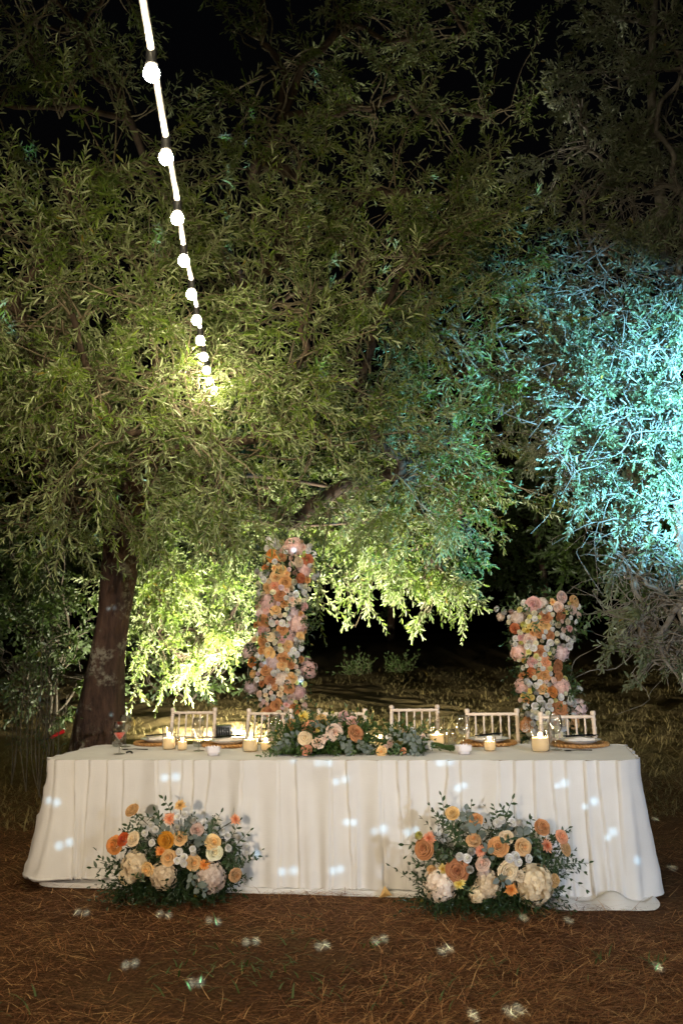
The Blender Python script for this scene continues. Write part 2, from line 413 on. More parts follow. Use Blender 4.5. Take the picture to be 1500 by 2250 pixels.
def connect(root, C):
    """join the lobe centres to the root by a shortest tree; returns parents and how much hangs on each"""
    N = [np.asarray(root)] + list(C); par = {}; inn = [0]; out = list(range(1, len(N)))
    depth = {0: 0.0}
    while out:
        best = min(((np.linalg.norm(N[o] - N[i]) + .35 * depth[i], o, i) for o in out for i in inn))
        _, o, i = best; par[o] = i; depth[o] = depth[i] + np.linalg.norm(N[o] - N[i]); inn.append(o); out.remove(o)
    w = {k: 1 for k in range(len(N))}
    for k in reversed(inn[1:]): w[par[k]] += w[k]
    return N, par, w
TOCAM = lambda c: unit(CAM - c)
def crown(lobes, ml, mt, dens=42, leaf=.07, n=8, wid=.21, Lr=(.24, .5), back=.3, droop=.12, bare=0., upb=.25, sub=10):
    for c, r, k in lobes:
        c = np.asarray(c); S = max(6, int(dens * k * 4 * PI * r * r)); tc = TOCAM(c)
        dr = unit(RNG.normal(size=(S, 3))); keep = ((dr @ tc) > -.25) | (RNG.random(S) < back); dr = dr[keep]; S = len(dr)
        # sprays: a short branch with a handful of leafy shoots fanning from it
        q = max(3, S // 7); dr = dr[:q]; sz = float(np.clip(r / .5, .5, 1.15))
        B0 = c + dr * (r * (.25 + .6 * RNG.random(q) ** .6))[:, None]
        BD = unit(dr * .75 + RNG.normal(0, .42, (q, 3)) + np.array([0, 0, upb])); BL = RNG.uniform(.25, .75, q) * sz
        BL = np.where(RNG.random(q) < .08, BL * 1.7, BL)
        branches(mt, B0 - dr * .15, B0 + BD * BL[:, None], .0045, .0015, 4, 3, .10)
        O = []; D = []
        for t_ in np.linspace(.15, 1.0, 8):
            O.append(B0 + BD * (BL * t_)[:, None] + RNG.normal(0, .02, (q, 3))); D.append(unit(BD * (.5 + .8 * t_) + RNG.normal(0, .55, (q, 3))))
        O = np.concatenate(O); D = np.concatenate(D); S = len(O)
        L = RNG.uniform(*Lr, S) * sz * .75
        shoots(ml, mt, O, D, L, leaf, n, wid, droop, bare=bare)
        if sub:
            pick = O[RNG.choice(S, min(sub, S), replace=False)]
            branches(mt, np.repeat(c[None], len(pick), 0) + RNG.normal(0, .06, (len(pick), 3)), pick, .011, .003, 4, 4, .14)
def limbs(root, lobes, mbr, scale=1.0, n=7):
    N, par, wt = connect(root, [np.asarray(l[0]) for l in lobes])
    for o, i in par.items():
        a, b = N[i], N[o]; r1 = scale * (.011 + .009 * math.sqrt(wt[o])); r0 = scale * (.011 + .009 * math.sqrt(min(wt[i], wt[o] * 1.8)))
        branches(mbr, [a], [b], r0, r1, 5, n, .12)
def LB(px, py, d, r=.62, k=1.0): return (at(px, py, d), r, k)

# ---- the big olive-like tree left of the table
TD = 11.0
T = thing('olive_tree', 'big leaning evergreen tree whose lit crown spreads over the table', 'tree', at(225, 1640, TD))
path = [(212, 1700, TD, .40), (216, 1640, TD, .33), (222, 1560, TD, .285), (234, 1450, TD, .215), (250, 1350, TD, .195), (262, 1250, TD, .215), (276, 1170, TD - .1, .235), (292, 1080, TD - .25, .22), (330, 980, TD - .5, .18)]
pts = bez([at(*p[:3]) for p in path], 14); rad = np.interp(np.linspace(0, 1, len(pts)), np.linspace(0, 1, len(path)), [p[3] * .88 for p in path])
mb = MB(); tube(mb, pts, rad, 44, caps=False)
V = mb.v[0]; ang = np.tile(np.arange(44) / 44 * 2 * PI, len(pts)); hh = np.repeat(np.arange(len(pts)), 44)
c = np.repeat(pts, 44, 0); off = V - c
V[:] = c + off * (1 + .05 * np.sin(ang * 5 + hh * .05) + .035 * vnoise(ang * 6, hh * .25, 31) + .02 * vnoise(ang * 14, hh * .6, 32) + .05 * np.clip(25 - hh, 0, 25)[:] / 25 * np.sin(ang * 4 + 1))[:, None]
mb.obj('trunk', M['bark'], T)
top = pts[-1]
front = []
rows = [(-40, [(40, 10.2), (250, 10.6), (610, 9.6), (790, 9.6), (960, 10.0)]),
        (90, [(30, 9.8), (200, 10.6), (590, 9.3), (740, 9.1), (890, 9.5), (1030, 10.1)]),
        (250, [(-20, 9.3), (120, 9.9), (290, 10.6), (640, 9.1), (800, 9.1), (950, 9.6), (1070, 10.2)]),
        (410, [(20, 8.7), (150, 8.0), (260, 8.2), (570, 10.4), (680, 9.1), (840, 9.0), (990, 9.5)]),
        (560, [(-10, 8.7), (110, 7.8), (250, 7.8), (610, 8.8), (760, 8.8), (920, 9.1), (1040, 9.7)]),
        (700, [(40, 7.9), (180, 7.5), (310, 7.5), (550, 8.2), (680, 8.2), (840, 8.8), (990, 9.4), (1070, 9.9)]),
        (830, [(80, 7.9), (220, 7.4), (350, 7.6), (530, 8.2), (660, 8.1), (820, 8.9), (960, 9.6), (1030, 10.0)]),
        (950, [(30, 8.6), (150, 8.0), (290, 7.6), (430, 7.9), (570, 8.2), (700, 8.4), (840, 9.2), (950, 9.9), (1010, 10.2)]),
        (1050, [(120, 9.0), (235, 8.9), (330, 9.2), (890, 10.2), (975, 10.4)])]
for py, cs in rows:
    for px, d in cs:
        front.append(LB(px + random.uniform(-25, 25), py + random.uniform(-25, 25), d + random.uniform(-.25, .25) + (.9 if py < 300 else 0), random.uniform(.5, .68), 1.0 if py > 460 else .62 if py > 300 else .48))
front += [LB(60, 1150, 10.2, .55, .7), LB(170, 1130, 10.0, .45, .7), LB(560, 1090, 10.6, .45, .6), LB(720, 1090, 10.6, .5, .7), LB(500, 1190, 10.9, .3, .6), LB(640, 1150, 10.6, .36, .7), LB(470, 1120, 10.8, .35, .5)]
arch = [LB(*a) for a in ((350, 1110, 13.6, .6), (470, 1080, 14.0, .7), (610, 1070, 14.2, .7), (760, 1090, 13.8, .6), (890, 1110, 13.0, .6), (960, 1120, 12.6, .5), (1010, 1150, 12.4, .24),
        (340, 1210, 13.8, .5), (450, 1200, 14.4, .6), (560, 1180, 14.4, .5), (690, 1170, 14.0, .45), (800, 1190, 13.6, .42), (880, 1210, 12.9, .46), (955, 1220, 12.4, .4),
        (330, 1310, 14.0, .48), (420, 1300, 14.3, .5), (510, 1290, 14.4, .5), (350, 1400, 14.0, .42), (440, 1390, 14.2, .45), (520, 1375, 14.2, .42), (935, 1275, 12.6, .3), (980, 1270, 12.4, .2),
        (585, 1260, 14.4, .4), (1005, 1060, 11.8, .36), (1025, 1000, 11.0, .34), (860, 1240, 13.0, .2), (950, 1310, 12.6, .2), (480, 1430, 14.1, .22), (400, 1445, 13.9, .22))]
ml, mt = MB(), MB()
crown(front, ml, mt, 26, .088, 8, .17, (.26, .5), .15)
crown(arch, ml, mt, 46, .092, 7, .26, (.22, .5), .5, .25, upb=-.1)
rear = [LB(px, py, 12.6, .9, .4) for px, py in ((80, 60), (600, 160), (900, 560), (560, 700), (100, 950))]
crown(rear, ml, mt, 14, .12, 6, .2, (.3, .6), .2)
br = MB(); limbs(top, front + arch + rear, br, 1.25)
# long hanging limbs seen dark against the lit foliage
for P_ in ([(300, 1120, 10.9), (380, 1090, 11.2), (470, 1060, 11.4), (560, 1045, 11.6), (700, 1065, 11.8), (800, 1085, 12)], [(475, 1040, 11.3), (478, 1110, 11.3), (500, 1130, 11.5), (570, 1145, 11.8), (640, 1155, 12.1), (760, 1150, 12.4)],
           [(330, 1110, 10.9), (360, 1100, 11.1), (440, 1060, 11.1), (480, 960, 10.8)]):
    q = bez([at(*p) for p in P_], 8); tube(br, q, np.linspace(.05, .016, len(q)), 8, caps=False)
br.obj('limb', M['limb'], T)
tag(mt.obj('twig', M['twig'], T), kind='stuff')
tag(ml.obj('crown', M['olive_leaf'], T, smooth=False), kind='stuff')

# ---- slim tree at the right, lit cyan
T2 = thing('evergreen_tree', 'slim evergreen tree on the right washed in cyan light', 'tree', at(1530, 1640, 10.2))
q = bez([at(1530, 1700, 10.4), at(1515, 1400, 10.3), at(1490, 1000, 10.1), at(1468, 760, 10.0), at(1462, 560, 9.9), at(1445, 390, 9.8), at(1430, 200, 9.8), at(1440, -60, 9.8)], 10)
mb = MB(); tube(mb, q, np.linspace(.10, .035, len(q)) * (1 + .06 * RNG.normal(size=len(q))), 14, caps=False); mb.obj('trunk', M['pale_limb'], T2)
up = [LB(*a) for a in ((1340, 40, 10.2, .4, .4), (1440, 60, 9.8, .5, .55), (1500, 150, 9.6, .55, .7), (1370, 170, 10, .45, .5), (1270, 220, 10.2, .35, .35), (1440, 290, 9.6, .5, .6), (1290, 330, 10, .45, .4),
      (1500, 430, 9.5, .45, .6), (1380, 420, 9.9, .4, .25), (1270, 440, 9.8, .42, .5), (1300, 560, 9.6, .45, .45), (1400, 590, 9.6, .45, .5), (1490, 620, 9.4, .45, .6), (1190, 690, 9.8, .3, .5), (1220, 760, 9.6, .36, .7), (1340, 690, 9.5, .45, .7), (1440, 720, 9.3, .4, .7))]
cy_ = [LB(*a) for a in ((1230, 830, 9.4, .4, .9), (1310, 800, 9.3, .42, 1), (1400, 800, 9.1, .42, 1), (1490, 800, 9.0, .4, 1), (1250, 910, 9.2, .4, 1), (1350, 900, 9.1, .42, 1), (1450, 900, 8.9, .42, 1), (1225, 985, 9.1, .18, 1),
       (1290, 985, 9.1, .32, 1), (1390, 990, 9.0, .36, 1), (1480, 1000, 8.9, .38, .8), (1255, 1040, 9.1, .16, 1), (1340, 1055, 9.0, .22, .8), (1420, 1060, 9.0, .26, .7), (1500, 1080, 8.9, .3, .6), (1440, 1130, 8.9, .22, .6))]
low = [LB(*a) for a in ((1420, 1215, 9.0, .28, .9), (1490, 1240, 8.9, .32, .8), (1400, 1270, 9.0, .22, .8), (1460, 1310, 8.9, .3, .7), (1410, 1350, 9.0, .26, .6), (1490, 1390, 8.9, .3, .7), (1400, 1410, 9.0, .22, .6), (1460, 1440, 8.9, .22, .4))]
ml, mt = MB(), MB()
crown(up, ml, mt, 66, .08, 8, .28, (.22, .45), .4, .1, upb=.4, bare=.05)
crown(cy_, ml, mt, 95, .068, 7, .34, (.2, .42), .5, .15, upb=.0, sub=24, bare=.1)
crown(low, ml, mt, 70, .075, 6, .32, (.2, .4), .5, .2, upb=-.2, sub=22, bare=.25)
# bare, tangled twigs
for px, py, d, k, sp in ((1400, 760, 9.2, 90, .5), (1300, 700, 9.5, 60, .5), (1420, 480, 9.7, 80, .45), (1300, 900, 9.1, 80, .45), (1440, 1350, 8.9, 70, .4), (1430, 1150, 8.9, 40, .35), (1400, 900, 8.9, 70, .4)):
    a = at(px, py, d) + RNG.normal(0, sp * .6, (k, 3)); b = a + RNG.normal(0, .34, (k, 3)) + np.array([-.2, 0, .02])
    branches(mt, a, b, .006, .002, 5, 4, .22)
br = MB(); limbs(at(1468, 760, 10.0), up + cy_ + low, br, .8, 6)
for P_, r in (([(1560, 930, 9.1), (1480, 905, 9.0), (1420, 890, 9.0), (1340, 870, 9.1)], .035), ([(1560, 1010, 9.0), (1400, 985, 9.0), (1310, 972, 9.0), (1240, 960, 9.0), (1190, 945, 9.0)], .04),
              ([(1560, 1270, 8.8), (1490, 1330, 8.8), (1465, 1370, 8.8), (1435, 1410, 8.8)], .04), ([(1440, 1400, 8.8), (1460, 1450, 8.8), (1490, 1490, 8.7), (1510, 1540, 8.7)], .018), ([(1490, 1330, 8.8), (1495, 1360, 8.8), (1520, 1400, 8.8)], .025)):
    qq = bez([at(*p) for p in P_], 8); tube(br, qq, np.linspace(r, r * .45, len(qq)), 8, caps=False)
br.obj('limb', M['pale_limb'], T2)
tag(mt.obj('twig', M['pale_limb'], T2), kind='stuff')
tag(ml.obj('crown', M['right_leaf'], T2, smooth=False), kind='stuff')

# ---- shrubs and saplings in the dark
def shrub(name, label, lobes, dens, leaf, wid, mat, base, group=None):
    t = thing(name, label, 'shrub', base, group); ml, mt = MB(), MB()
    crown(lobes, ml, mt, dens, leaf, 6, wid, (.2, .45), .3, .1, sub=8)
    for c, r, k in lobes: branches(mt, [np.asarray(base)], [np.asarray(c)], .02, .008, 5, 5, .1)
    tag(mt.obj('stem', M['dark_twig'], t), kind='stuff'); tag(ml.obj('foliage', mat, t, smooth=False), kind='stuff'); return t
def gpt(px, d):
    p = at(px, 1500, d); p[2] = gz(p[0], p[1]); return p
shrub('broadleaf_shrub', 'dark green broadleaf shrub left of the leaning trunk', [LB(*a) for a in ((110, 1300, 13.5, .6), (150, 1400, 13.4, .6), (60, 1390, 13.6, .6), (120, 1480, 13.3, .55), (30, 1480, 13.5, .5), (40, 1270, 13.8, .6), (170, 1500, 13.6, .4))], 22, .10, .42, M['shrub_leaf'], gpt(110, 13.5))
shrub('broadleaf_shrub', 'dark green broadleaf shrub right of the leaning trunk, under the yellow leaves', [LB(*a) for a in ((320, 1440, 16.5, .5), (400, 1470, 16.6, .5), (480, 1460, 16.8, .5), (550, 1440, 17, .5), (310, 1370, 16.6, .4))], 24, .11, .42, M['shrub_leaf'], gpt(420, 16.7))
def sapling(px, d, h, label='thin twiggy sapling'):
    b = gpt(px, d); t = thing('sapling', label, 'sapling', b, 'thin bare saplings beside the trunk'); mt, ml = MB(), MB()
    for k in range(3):
        tip = b + np.array([random.uniform(-.22, .22), random.uniform(-.1, .1), h * random.uniform(.75, 1.05)])
        q = bez([b, b * .6 + tip * .4 + RNG.normal(0, .03, 3), tip], 8); tube(mt, q, np.linspace(.008, .002, len(q)), 5, caps=False)
        O = q[RNG.integers(6, len(q), 16)]; D = unit(RNG.normal(0, .6, (16, 3)) + np.array([0, 0, .9]))
        shoots(ml, mt, O, D, RNG.uniform(.12, .35, 16), .04, 4, .25, 0, bare=.5, r=.0016)
    mt.obj('stem', M['dark_twig'], t); tag(ml.obj('foliage', M['shrub_leaf'], t, smooth=False), kind='stuff')
for px, d, h, lab in ((62, 9.6, 1.5, 'second tallest thin twiggy sapling beside the leaning trunk'), (90, 9.4, 1.75, 'tallest thin twiggy sapling beside the leaning trunk'), (118, 9.6, 1.3, 'middle sized thin sapling growing nearest the leaning trunk'),
                      (30, 9.9, .95, 'short thin sapling growing farthest from the leaning trunk'), (100, 9.0, 1.0, 'short thin sapling in front of the taller saplings by the trunk')):
    sapling(px, d, h, lab)
# low weeds at the far edge of the grass
for px, d, h, lab in ((790, 21, .55, 'low leafy weed at the dark edge of the grass, nearer the taller column'), (880, 21.5, .5, 'low leafy weed at the dark edge of the grass, between the flower columns')):
    b = gpt(px, d); t = thing('weed', lab, 'plant', b); ml, mt = MB(), MB(); k = 26
    O = np.repeat(b[None], k, 0) + RNG.normal(0, .12, (k, 3)) * [1, 1, 0]; D = unit(RNG.normal(0, .45, (k, 3)) + [0, 0, 1])
    shoots(ml, mt, O, D, RNG.uniform(.4, 1, k) * h, .10, 5, .2, 0)
    tag(mt.obj('stem', M['twig'], t), kind='stuff'); tag(ml.obj('foliage', M['green_grass'], t, smooth=False), kind='stuff')
# far trees, nearly black
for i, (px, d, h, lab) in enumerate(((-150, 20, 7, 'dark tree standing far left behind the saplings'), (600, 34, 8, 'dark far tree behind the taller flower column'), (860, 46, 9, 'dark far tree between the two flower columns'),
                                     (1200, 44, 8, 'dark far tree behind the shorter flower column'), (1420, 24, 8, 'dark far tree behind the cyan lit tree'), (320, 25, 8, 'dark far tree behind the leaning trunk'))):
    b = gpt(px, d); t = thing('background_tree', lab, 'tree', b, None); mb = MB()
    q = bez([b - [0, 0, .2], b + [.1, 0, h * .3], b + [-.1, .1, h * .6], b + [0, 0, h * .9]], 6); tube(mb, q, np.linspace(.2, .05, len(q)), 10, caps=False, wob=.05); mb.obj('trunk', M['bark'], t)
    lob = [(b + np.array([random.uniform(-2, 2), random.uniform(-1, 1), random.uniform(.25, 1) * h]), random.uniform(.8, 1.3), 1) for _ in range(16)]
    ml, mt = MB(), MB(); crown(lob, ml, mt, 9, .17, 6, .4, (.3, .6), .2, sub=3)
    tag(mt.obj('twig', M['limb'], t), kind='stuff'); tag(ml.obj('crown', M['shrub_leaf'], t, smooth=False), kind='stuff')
# ------------------------------------------------------------------ string of bulbs
S_ = thing('string_lights', 'white cable with glowing round bulbs hanging from black sockets overhead', 'string lights', at(468, 855, 8.3))
bp = [(333, 155), (365, 341), (390, 475), (404, 569), (421, 643), (432, 700), (440, 745), (448, 781), (454, 811), (460, 834), (469, 855)]
pos = []
dd = 3.25
for i, (px, py) in enumerate(bp):
    pos.append(at(px, py, 3.25 + .5 * i))
step = pos[0] - pos[2]; step = step / 2
ext = [pos[0] + step * k + np.array([0, 0, .012 * k * k]) for k in range(1, 21)]
allp = ext[::-1] + pos
CW = .013
cable = [p + np.array([0, 0, .075]) for p in allp] + [pos[-1] + np.array([-.03, .5, .2])]
mb = MB(); q = bez(cable, 6); tube(mb, q, CW, 8); mb.obj('cable', M['cable'], S_)
ms = MB(); lathe(ms, [(0, .088), (.017, .086), (.019, .06), (.019, .030), (.022, .026), (.022, .016), (0, .016)], 14); sock = ms.mesh('socket', M['black'])
mbu = MB(); a = np.linspace(0, PI, 12); lathe(mbu, [(.028 * math.sin(t) if 0 < t < PI else 0.0, -.011 + .028 * math.cos(t)) for t in a], 18); bul = mbu.mesh('bulb', M['bulb'])
for p in allp:
    so = link('socket', sock, S_, p); link('bulb', bul, so, p)

# ------------------------------------------------------------------ floodlight on the ground behind the chairs
def floodlight(px, d, label, tgt, power, color):
    fp = at(px, 1600, d); FP = np.array([fp[0], fp[1], float(gz(fp[0], fp[1]))])
    fl = thing('floodlight', label, 'floodlight', FP)
    aim = unit(tgt - (FP + [0, 0, .12]))
    R_ = np.stack([unit(np.cross(aim, [0, 0, 1.0])), aim, unit(np.cross(np.cross(aim, [0, 0, 1.0]), aim))], 1)
    mb = MB(); box(mb, FP + [0, 0, .12], (.20, .055, .16), R_)
    for k in range(7): box(mb, FP + [0, 0, .12] + R_ @ np.array([-.084 + .028 * k, -.04, 0]), (.006, .03, .14), R_)
    mb.obj('housing', M['black'], fl)
    mb = MB(); tube(mb, bez([FP + [0, 0, .12] + R_ @ np.array([-.108, 0, 0]), FP + R_ @ np.array([-.108, 0, 0]) * [1, 1, 0] + [0, 0, .015], FP + R_ @ np.array([.108, 0, 0]) * [1, 1, 0] + [0, 0, .015], FP + [0, 0, .12] + R_ @ np.array([.108, 0, 0])], 6), .008, 6); mb.obj('bracket', M['black'], fl)
    mb = MB(); box(mb, FP + [0, 0, .12] + aim * .030, (.17, .004, .13), R_); mb.obj('lens', M['flood_glass'], fl)
    L = lamp('AREA', 'floodlight_beam', FP + np.array([0, 0, .12]) + aim * .036, power, color, FP + np.array([0, 0, .12]) + aim * 3, .15); L.data.spread = math.radians(180)
floodlight(491, 12.5, 'small black floodlight on the grass pointing up into the yellow leaves', at(540, 1470, 14.6), FLOOD_W, (1.0, .93, .72))
floodlight(655, 11.2, 'added black floodlight, unseen behind the foot of the taller flower column', at(980, 1400, 13.5), FLOOD_W * .9, (1.0, .95, .80))  # invented second lamp, hidden from view, brightens arch foliage and grass to the right
# cyan stage lamp on a stand, out of the frame on the right
cp = np.array([4.5, 5.6, 2.2])
mb = MB(); st = thing('stage_lamp', 'black stage lamp on a tripod throwing cyan light into the right tree', 'stage lamp', (cp[0], cp[1], float(gz(cp[0], cp[1]))))
ctgt = at(1450, 960, 9.0); ca = unit(ctgt - cp)
tube(mb, np.array([cp - ca * .22, cp - ca * .02]), .09, 18); mb.obj('housing', M['black'], st)
mb = MB(); base = np.array([cp[0], cp[1], float(gz(cp[0], cp[1]))]); tube(mb, np.array([base + [0, 0, .35], cp - ca * .12 + [0, 0, -.1]]), .016, 8); mb.obj('pole', M['black'], st)
for k in range(3):
    mb = MB(); tube(mb, np.array([base + [0, 0, .55], base + [.45 * math.cos(k * 2.1), .45 * math.sin(k * 2.1), .01]]), .012, 6); mb.obj('leg', M['black'], st)
lamp('SPOT', 'cyan_beam', cp, CYAN_W, (.22, .66, 1.0), ctgt, .05, spot_size=math.radians(44), spot_blend=1.0)

# ------------------------------------------------------------------ table under its cloth
YAW = math.radians(10); TL, TW, TH = 3.51, .80, .75
E = np.array([math.cos(YAW), -math.sin(YAW), 0]); Nn = np.array([math.sin(YAW), math.cos(YAW), 0])
TF = np.array([-.125, 5.95, 0]); TC = TF + Nn * TW / 2
def tl(u, v, z): return TC + E * u + Nn * v + np.array([0, 0, z])
tb = thing('table', 'long banquet table hidden under the pleated white cloth', 'table', TC)
RT = np.stack([E, Nn, [0, 0, 1.0]], 1)
mb = MB(); box(mb, tl(0, 0, TH - .022), (TL - .06, TW - .06, .03), RT); mb.obj('tabletop', plain('plywood', (.4, .28, .16)), tb)
for su in (-1, 1):
    for sv in (-1, 1):
        mb = MB(); tube(mb, [tl(su * 1.55, sv * .3, .01), tl(su * 1.55, sv * .3, TH - .04)], .02, 8); mb.obj('leg', M['black'], tb)
# perimeter of the rounded rectangle, starting in the middle of the back side
def perim(ds, rad=.10):
    hu, hv = TL / 2, TW / 2; P = []; NV = []
    def seg(a, b, nrm):
        n = max(2, int(np.linalg.norm(np.subtract(b, a)) / ds))
        for t in np.linspace(0, 1, n, endpoint=False): P.append(np.add(a, t * np.subtract(b, a))); NV.append(nrm)
    def arc(c, a0):
        for t in np.linspace(0, 1, 12, endpoint=False):
            q = a0 - t * PI / 2; P.append((c[0] + rad * math.cos(q), c[1] + rad * math.sin(q))); NV.append((math.cos(q), math.sin(q)))
    seg((0, hv), (hu - rad, hv), (0, 1)); arc((hu - rad, hv - rad), PI / 2); seg((hu, hv - rad), (hu, -hv + rad), (1, 0)); arc((hu - rad, -hv + rad), 0)
    seg((hu - rad, -hv), (-hu + rad, -hv), (0, -1)); arc((-hu + rad, -hv + rad), -PI / 2); seg((-hu, -hv + rad), (-hu, hv - rad), (-1, 0)); arc((-hu + rad, hv - rad), PI)
    seg((-hu + rad, hv), (0, hv), (0, 1)); return np.array(P), np.array(NV)
cl = thing('tablecloth', 'white linen cloth with a pleated floor length skirt on the long table', 'tablecloth', TC)
P, NV = perim(.008); n = len(P)
s = np.concatenate([[0], np.cumsum(np.linalg.norm(np.diff(P, axis=0), axis=1))])
# pleats of uneven width: distance to the pleat's own folded edge
edges = [0.]
while edges[-1] < s[-1]: edges.append(edges[-1] + random.choice((.075, .095, .105, .11, .115)) * random.uniform(.88, 1.12))
edges = np.array(edges); idx = np.clip(np.searchsorted(edges, s, 'right') - 1, 0, len(edges) - 2)
fr = (s - edges[idx]) / (edges[idx + 1] - edges[idx]); pr = np.random.default_rng(3)
sgn = np.where(pr.random(len(edges)) < .8, 1, -1)[idx]; amp = pr.uniform(.6, 1.3, len(edges))[idx]
lean = pr.normal(0, .045, len(edges)); open_ = pr.uniform(.02, .11, len(edges))
rowsz = np.concatenate([np.linspace(0, .09, 5), np.linspace(.12, TH - .028, 26)]); V = []
def saw(f, sg):
    f = np.clip(f, 0, 1); f = np.where(sg > 0, f, 1 - f); return np.where(f < .95, (f / .95) ** 1.3, (1 - f) / .05)
def skirt(zdrop, flare=1.0):
    v = zdrop / TH; vv = max(0, (zdrop - .085) / TH)
    sh = s + np.interp(s, edges, lean) * vv * 1.2 + .03 * vv * np.sin(s * 3.1 + 1)
    id2 = np.clip(np.searchsorted(edges, sh, 'right') - 1, 0, len(edges) - 2); f2 = (sh - edges[id2]) / (edges[id2 + 1] - edges[id2])
    sg2 = np.where(np.random.default_rng(3).random(len(edges)) < .8, 1, -1)[id2]; am2 = np.random.default_rng(4).uniform(.6, 1.3, len(edges))[id2]
    o = .006 + .036 * am2 * saw(f2, sg2) * (.7 + .4 * vv)                     # folded pleats
    o = o + vv * .030 * np.sin(f2 * 2 * PI) * am2 * .6                        # they open into soft folds
    o = o + vv ** 1.2 * (.016 * vnoise(s * 14, 0 * s + v * 1.0, 41) + .026 * vnoise(s * 6, 0 * s + v * .6, 42))
    o = o + .0016 * vnoise(s * 40, 0 * s + v * 30, 43) * (v > .1)
    end = np.clip(abs(P[:, 0]) - (TL / 2 - .25), 0, .25) / .25
    o = o + flare * vv ** 1.15 * (.035 + np.where(P[:, 0] < 0, .12, .04) * end)
    if zdrop < .085: o = o + .002
    return o
for zd in rowsz:
    o = skirt(zd)
    z = TH - zd + (0.008 * vnoise(s * 5, 0 * s, 44) + .006 + .035 * np.clip((-P[:, 0] - 1.0) / .6, 0, 1)) * (zd > TH - .05)
    uv = P + NV * o[:, None]
    # the left end drags outwards
    V.append(TC + uv[:, :1] * E + uv[:, 1:] * Nn + np.stack([0 * z, 0 * z, z], 1))
mb = MB(); mb.add(np.concatenate(V), grid_faces(n, len(rowsz), True)); mb.obj('skirt', M['linen'], cl)
# top sheet with slight ripples
mb = MB(); rings = [1, .985, .93, .8, .6, .3]; V = []
inn = np.array([P * [(TL / 2 - (1 - k) * .4) / (TL / 2) if k > .5 else k, k] for k in rings])
for k, uv in zip(rings, inn):
    uv = uv + NV * (.007 if k == 1 else 0); z = TH + (.0015 if k < 1 else -.001) + .0012 * vnoise(uv[:, 0] * 9, uv[:, 1] * 22, 45)
    V.append(TC + uv[:, :1] * E + uv[:, 1:] * Nn + np.stack([0 * z, 0 * z, z], 1))
mb.add(np.concatenate(V), grid_faces(n, len(rings), True))
mb.add(V[-1], [[i, (i + 1) % n, n - 1 - ((i + 1) % n), n - 1 - i] for i in range(n // 2 - 1)])
mb.obj('top_sheet', M['linen'], cl)
# underskirt: a longer white cloth that peeps out under the hem and puddles at the right end
mb = MB(); V = []
pud = np.clip((P[:, 0] - .93) / .18, 0, 1) * np.clip((-P[:, 1] - .05) / .2, 0, 1) * np.clip((1.755 - P[:, 0]) / .06, 0, 1); mid = np.exp(-((P[:, 0] - .05) / .8) ** 2) * (P[:, 1] < -.3)
for k, (o_, z_) in enumerate(((-.04, .4), (-.03, .15), (-.005, .05), (.085, .02), (.10, .022), (.115, .034), (.145, .030), (.185, .014), (.225, .004))):
    wv = .02 * vnoise(s * 9, 0 * s + k * .35, 51) + .028 * vnoise(s * 4.5, 0 * s + k * .2, 52)
    o = o_ if k < 3 else .055 + (o_ - .055) * (pud + .2 * mid) + wv * (1.7 * pud + .2 * mid) * (k / 8)
    fold = .034 * np.clip(vnoise(s * 17, 0 * s + k * .8, 53), -.4, 1.2) * pud * (k > 3) * (k < 8)
    z = z_ + fold + .004; uv = P + NV * (np.zeros(n) + o)[:, None]
    V.append(TC + uv[:, :1] * E + uv[:, 1:] * Nn + np.stack([0 * s, 0 * s, z + 0 * s], 1))
mb.add(np.concatenate(V), grid_faces(n, len(V), True)); mb.obj('underskirt', M['linen'], cl)

# ------------------------------------------------------------------ chairs
M['limewash'] = plain('limewashed_wood', (.76, .66, .57), (.64, .53, .44), .45, 14, bmp=.15, stretch=(1, 1, .2))
M['cushion'] = plain('ivory_cushion', (.6, .55, .48), rough=.9)
def chair_template():
    """chair facing -Y, back at +Y; returns list of (name, mesh)"""
    out = []; W, H = .36, .942
    def bam(pts, r, n=10, rings=True):
        m = MB(); pts = np.asarray(pts, float); L = np.linalg.norm(pts[-1] - pts[0]); k = max(8, int(L / .006))
        t = np.linspace(0, 1, k); q = np.stack([np.interp(t, np.linspace(0, 1, len(pts)), pts[:, i]) for i in range(3)], 1)
        rr = np.full(k, r)
        if rings:
            for c in np.arange(.5, max(1, round(L / .085))) / max(1, round(L / .085)): rr = rr + r * .32 * np.exp(-((t - c) * L / .006) ** 2)
        tube(m, q, rr, n); return m
    for sx in (-1, 1):
        m = bam([(sx * .175, .20, 0), (sx * .172, .175, .44), (sx * .170, .20, .73), (sx * .168, .235, H - .02)], .0135)
        lathe(m, [(.0135, H - .022), (.018, H - .018), (.018, H + .002), (.013, H + .008), (0, H + .009)], 10, (sx * .168, .236, 0)); out.append(('back_post', m))
        out.append(('leg', bam([(sx * .185, -.19, 0), (sx * .185, -.185, .43)], .014)))
        for z in (.14, .26): out.append(('stretcher', bam([(sx * .183, -.18, z), (sx * .174, .19, z)], .008)))
    for z in (.16,): out += [('stretcher', bam([(-.183, -.185, z), (.183, -.185, z)], .008)), ('stretcher', bam([(-.173, .187, z), (.173, .187, z)], .008))]
    out.append(('top_rail', bam([(-.168, .228, H - .028), (.168, .228, H - .028)], .0105)))
    out.append(('lower_rail', bam([(-.17, .200, .735), (.17, .200, .735)], .010)))
    out.append(('lower_rail', bam([(-.172, .182, .52), (.172, .182, .52)], .010)))
    for k in range(5):
        x = -.112 + .056 * k
        out.append(('spindle', bam([(x, .200, .74), (x, .228, H - .03)], .0065, 8)))
    m = MB(); box(m, (0, 0, .445), (.39, .39, .03)); out.append(('seat', m))
    return [(nm, m.mesh(nm, M['limewash'])) for nm, m in out]
CH = chair_template()
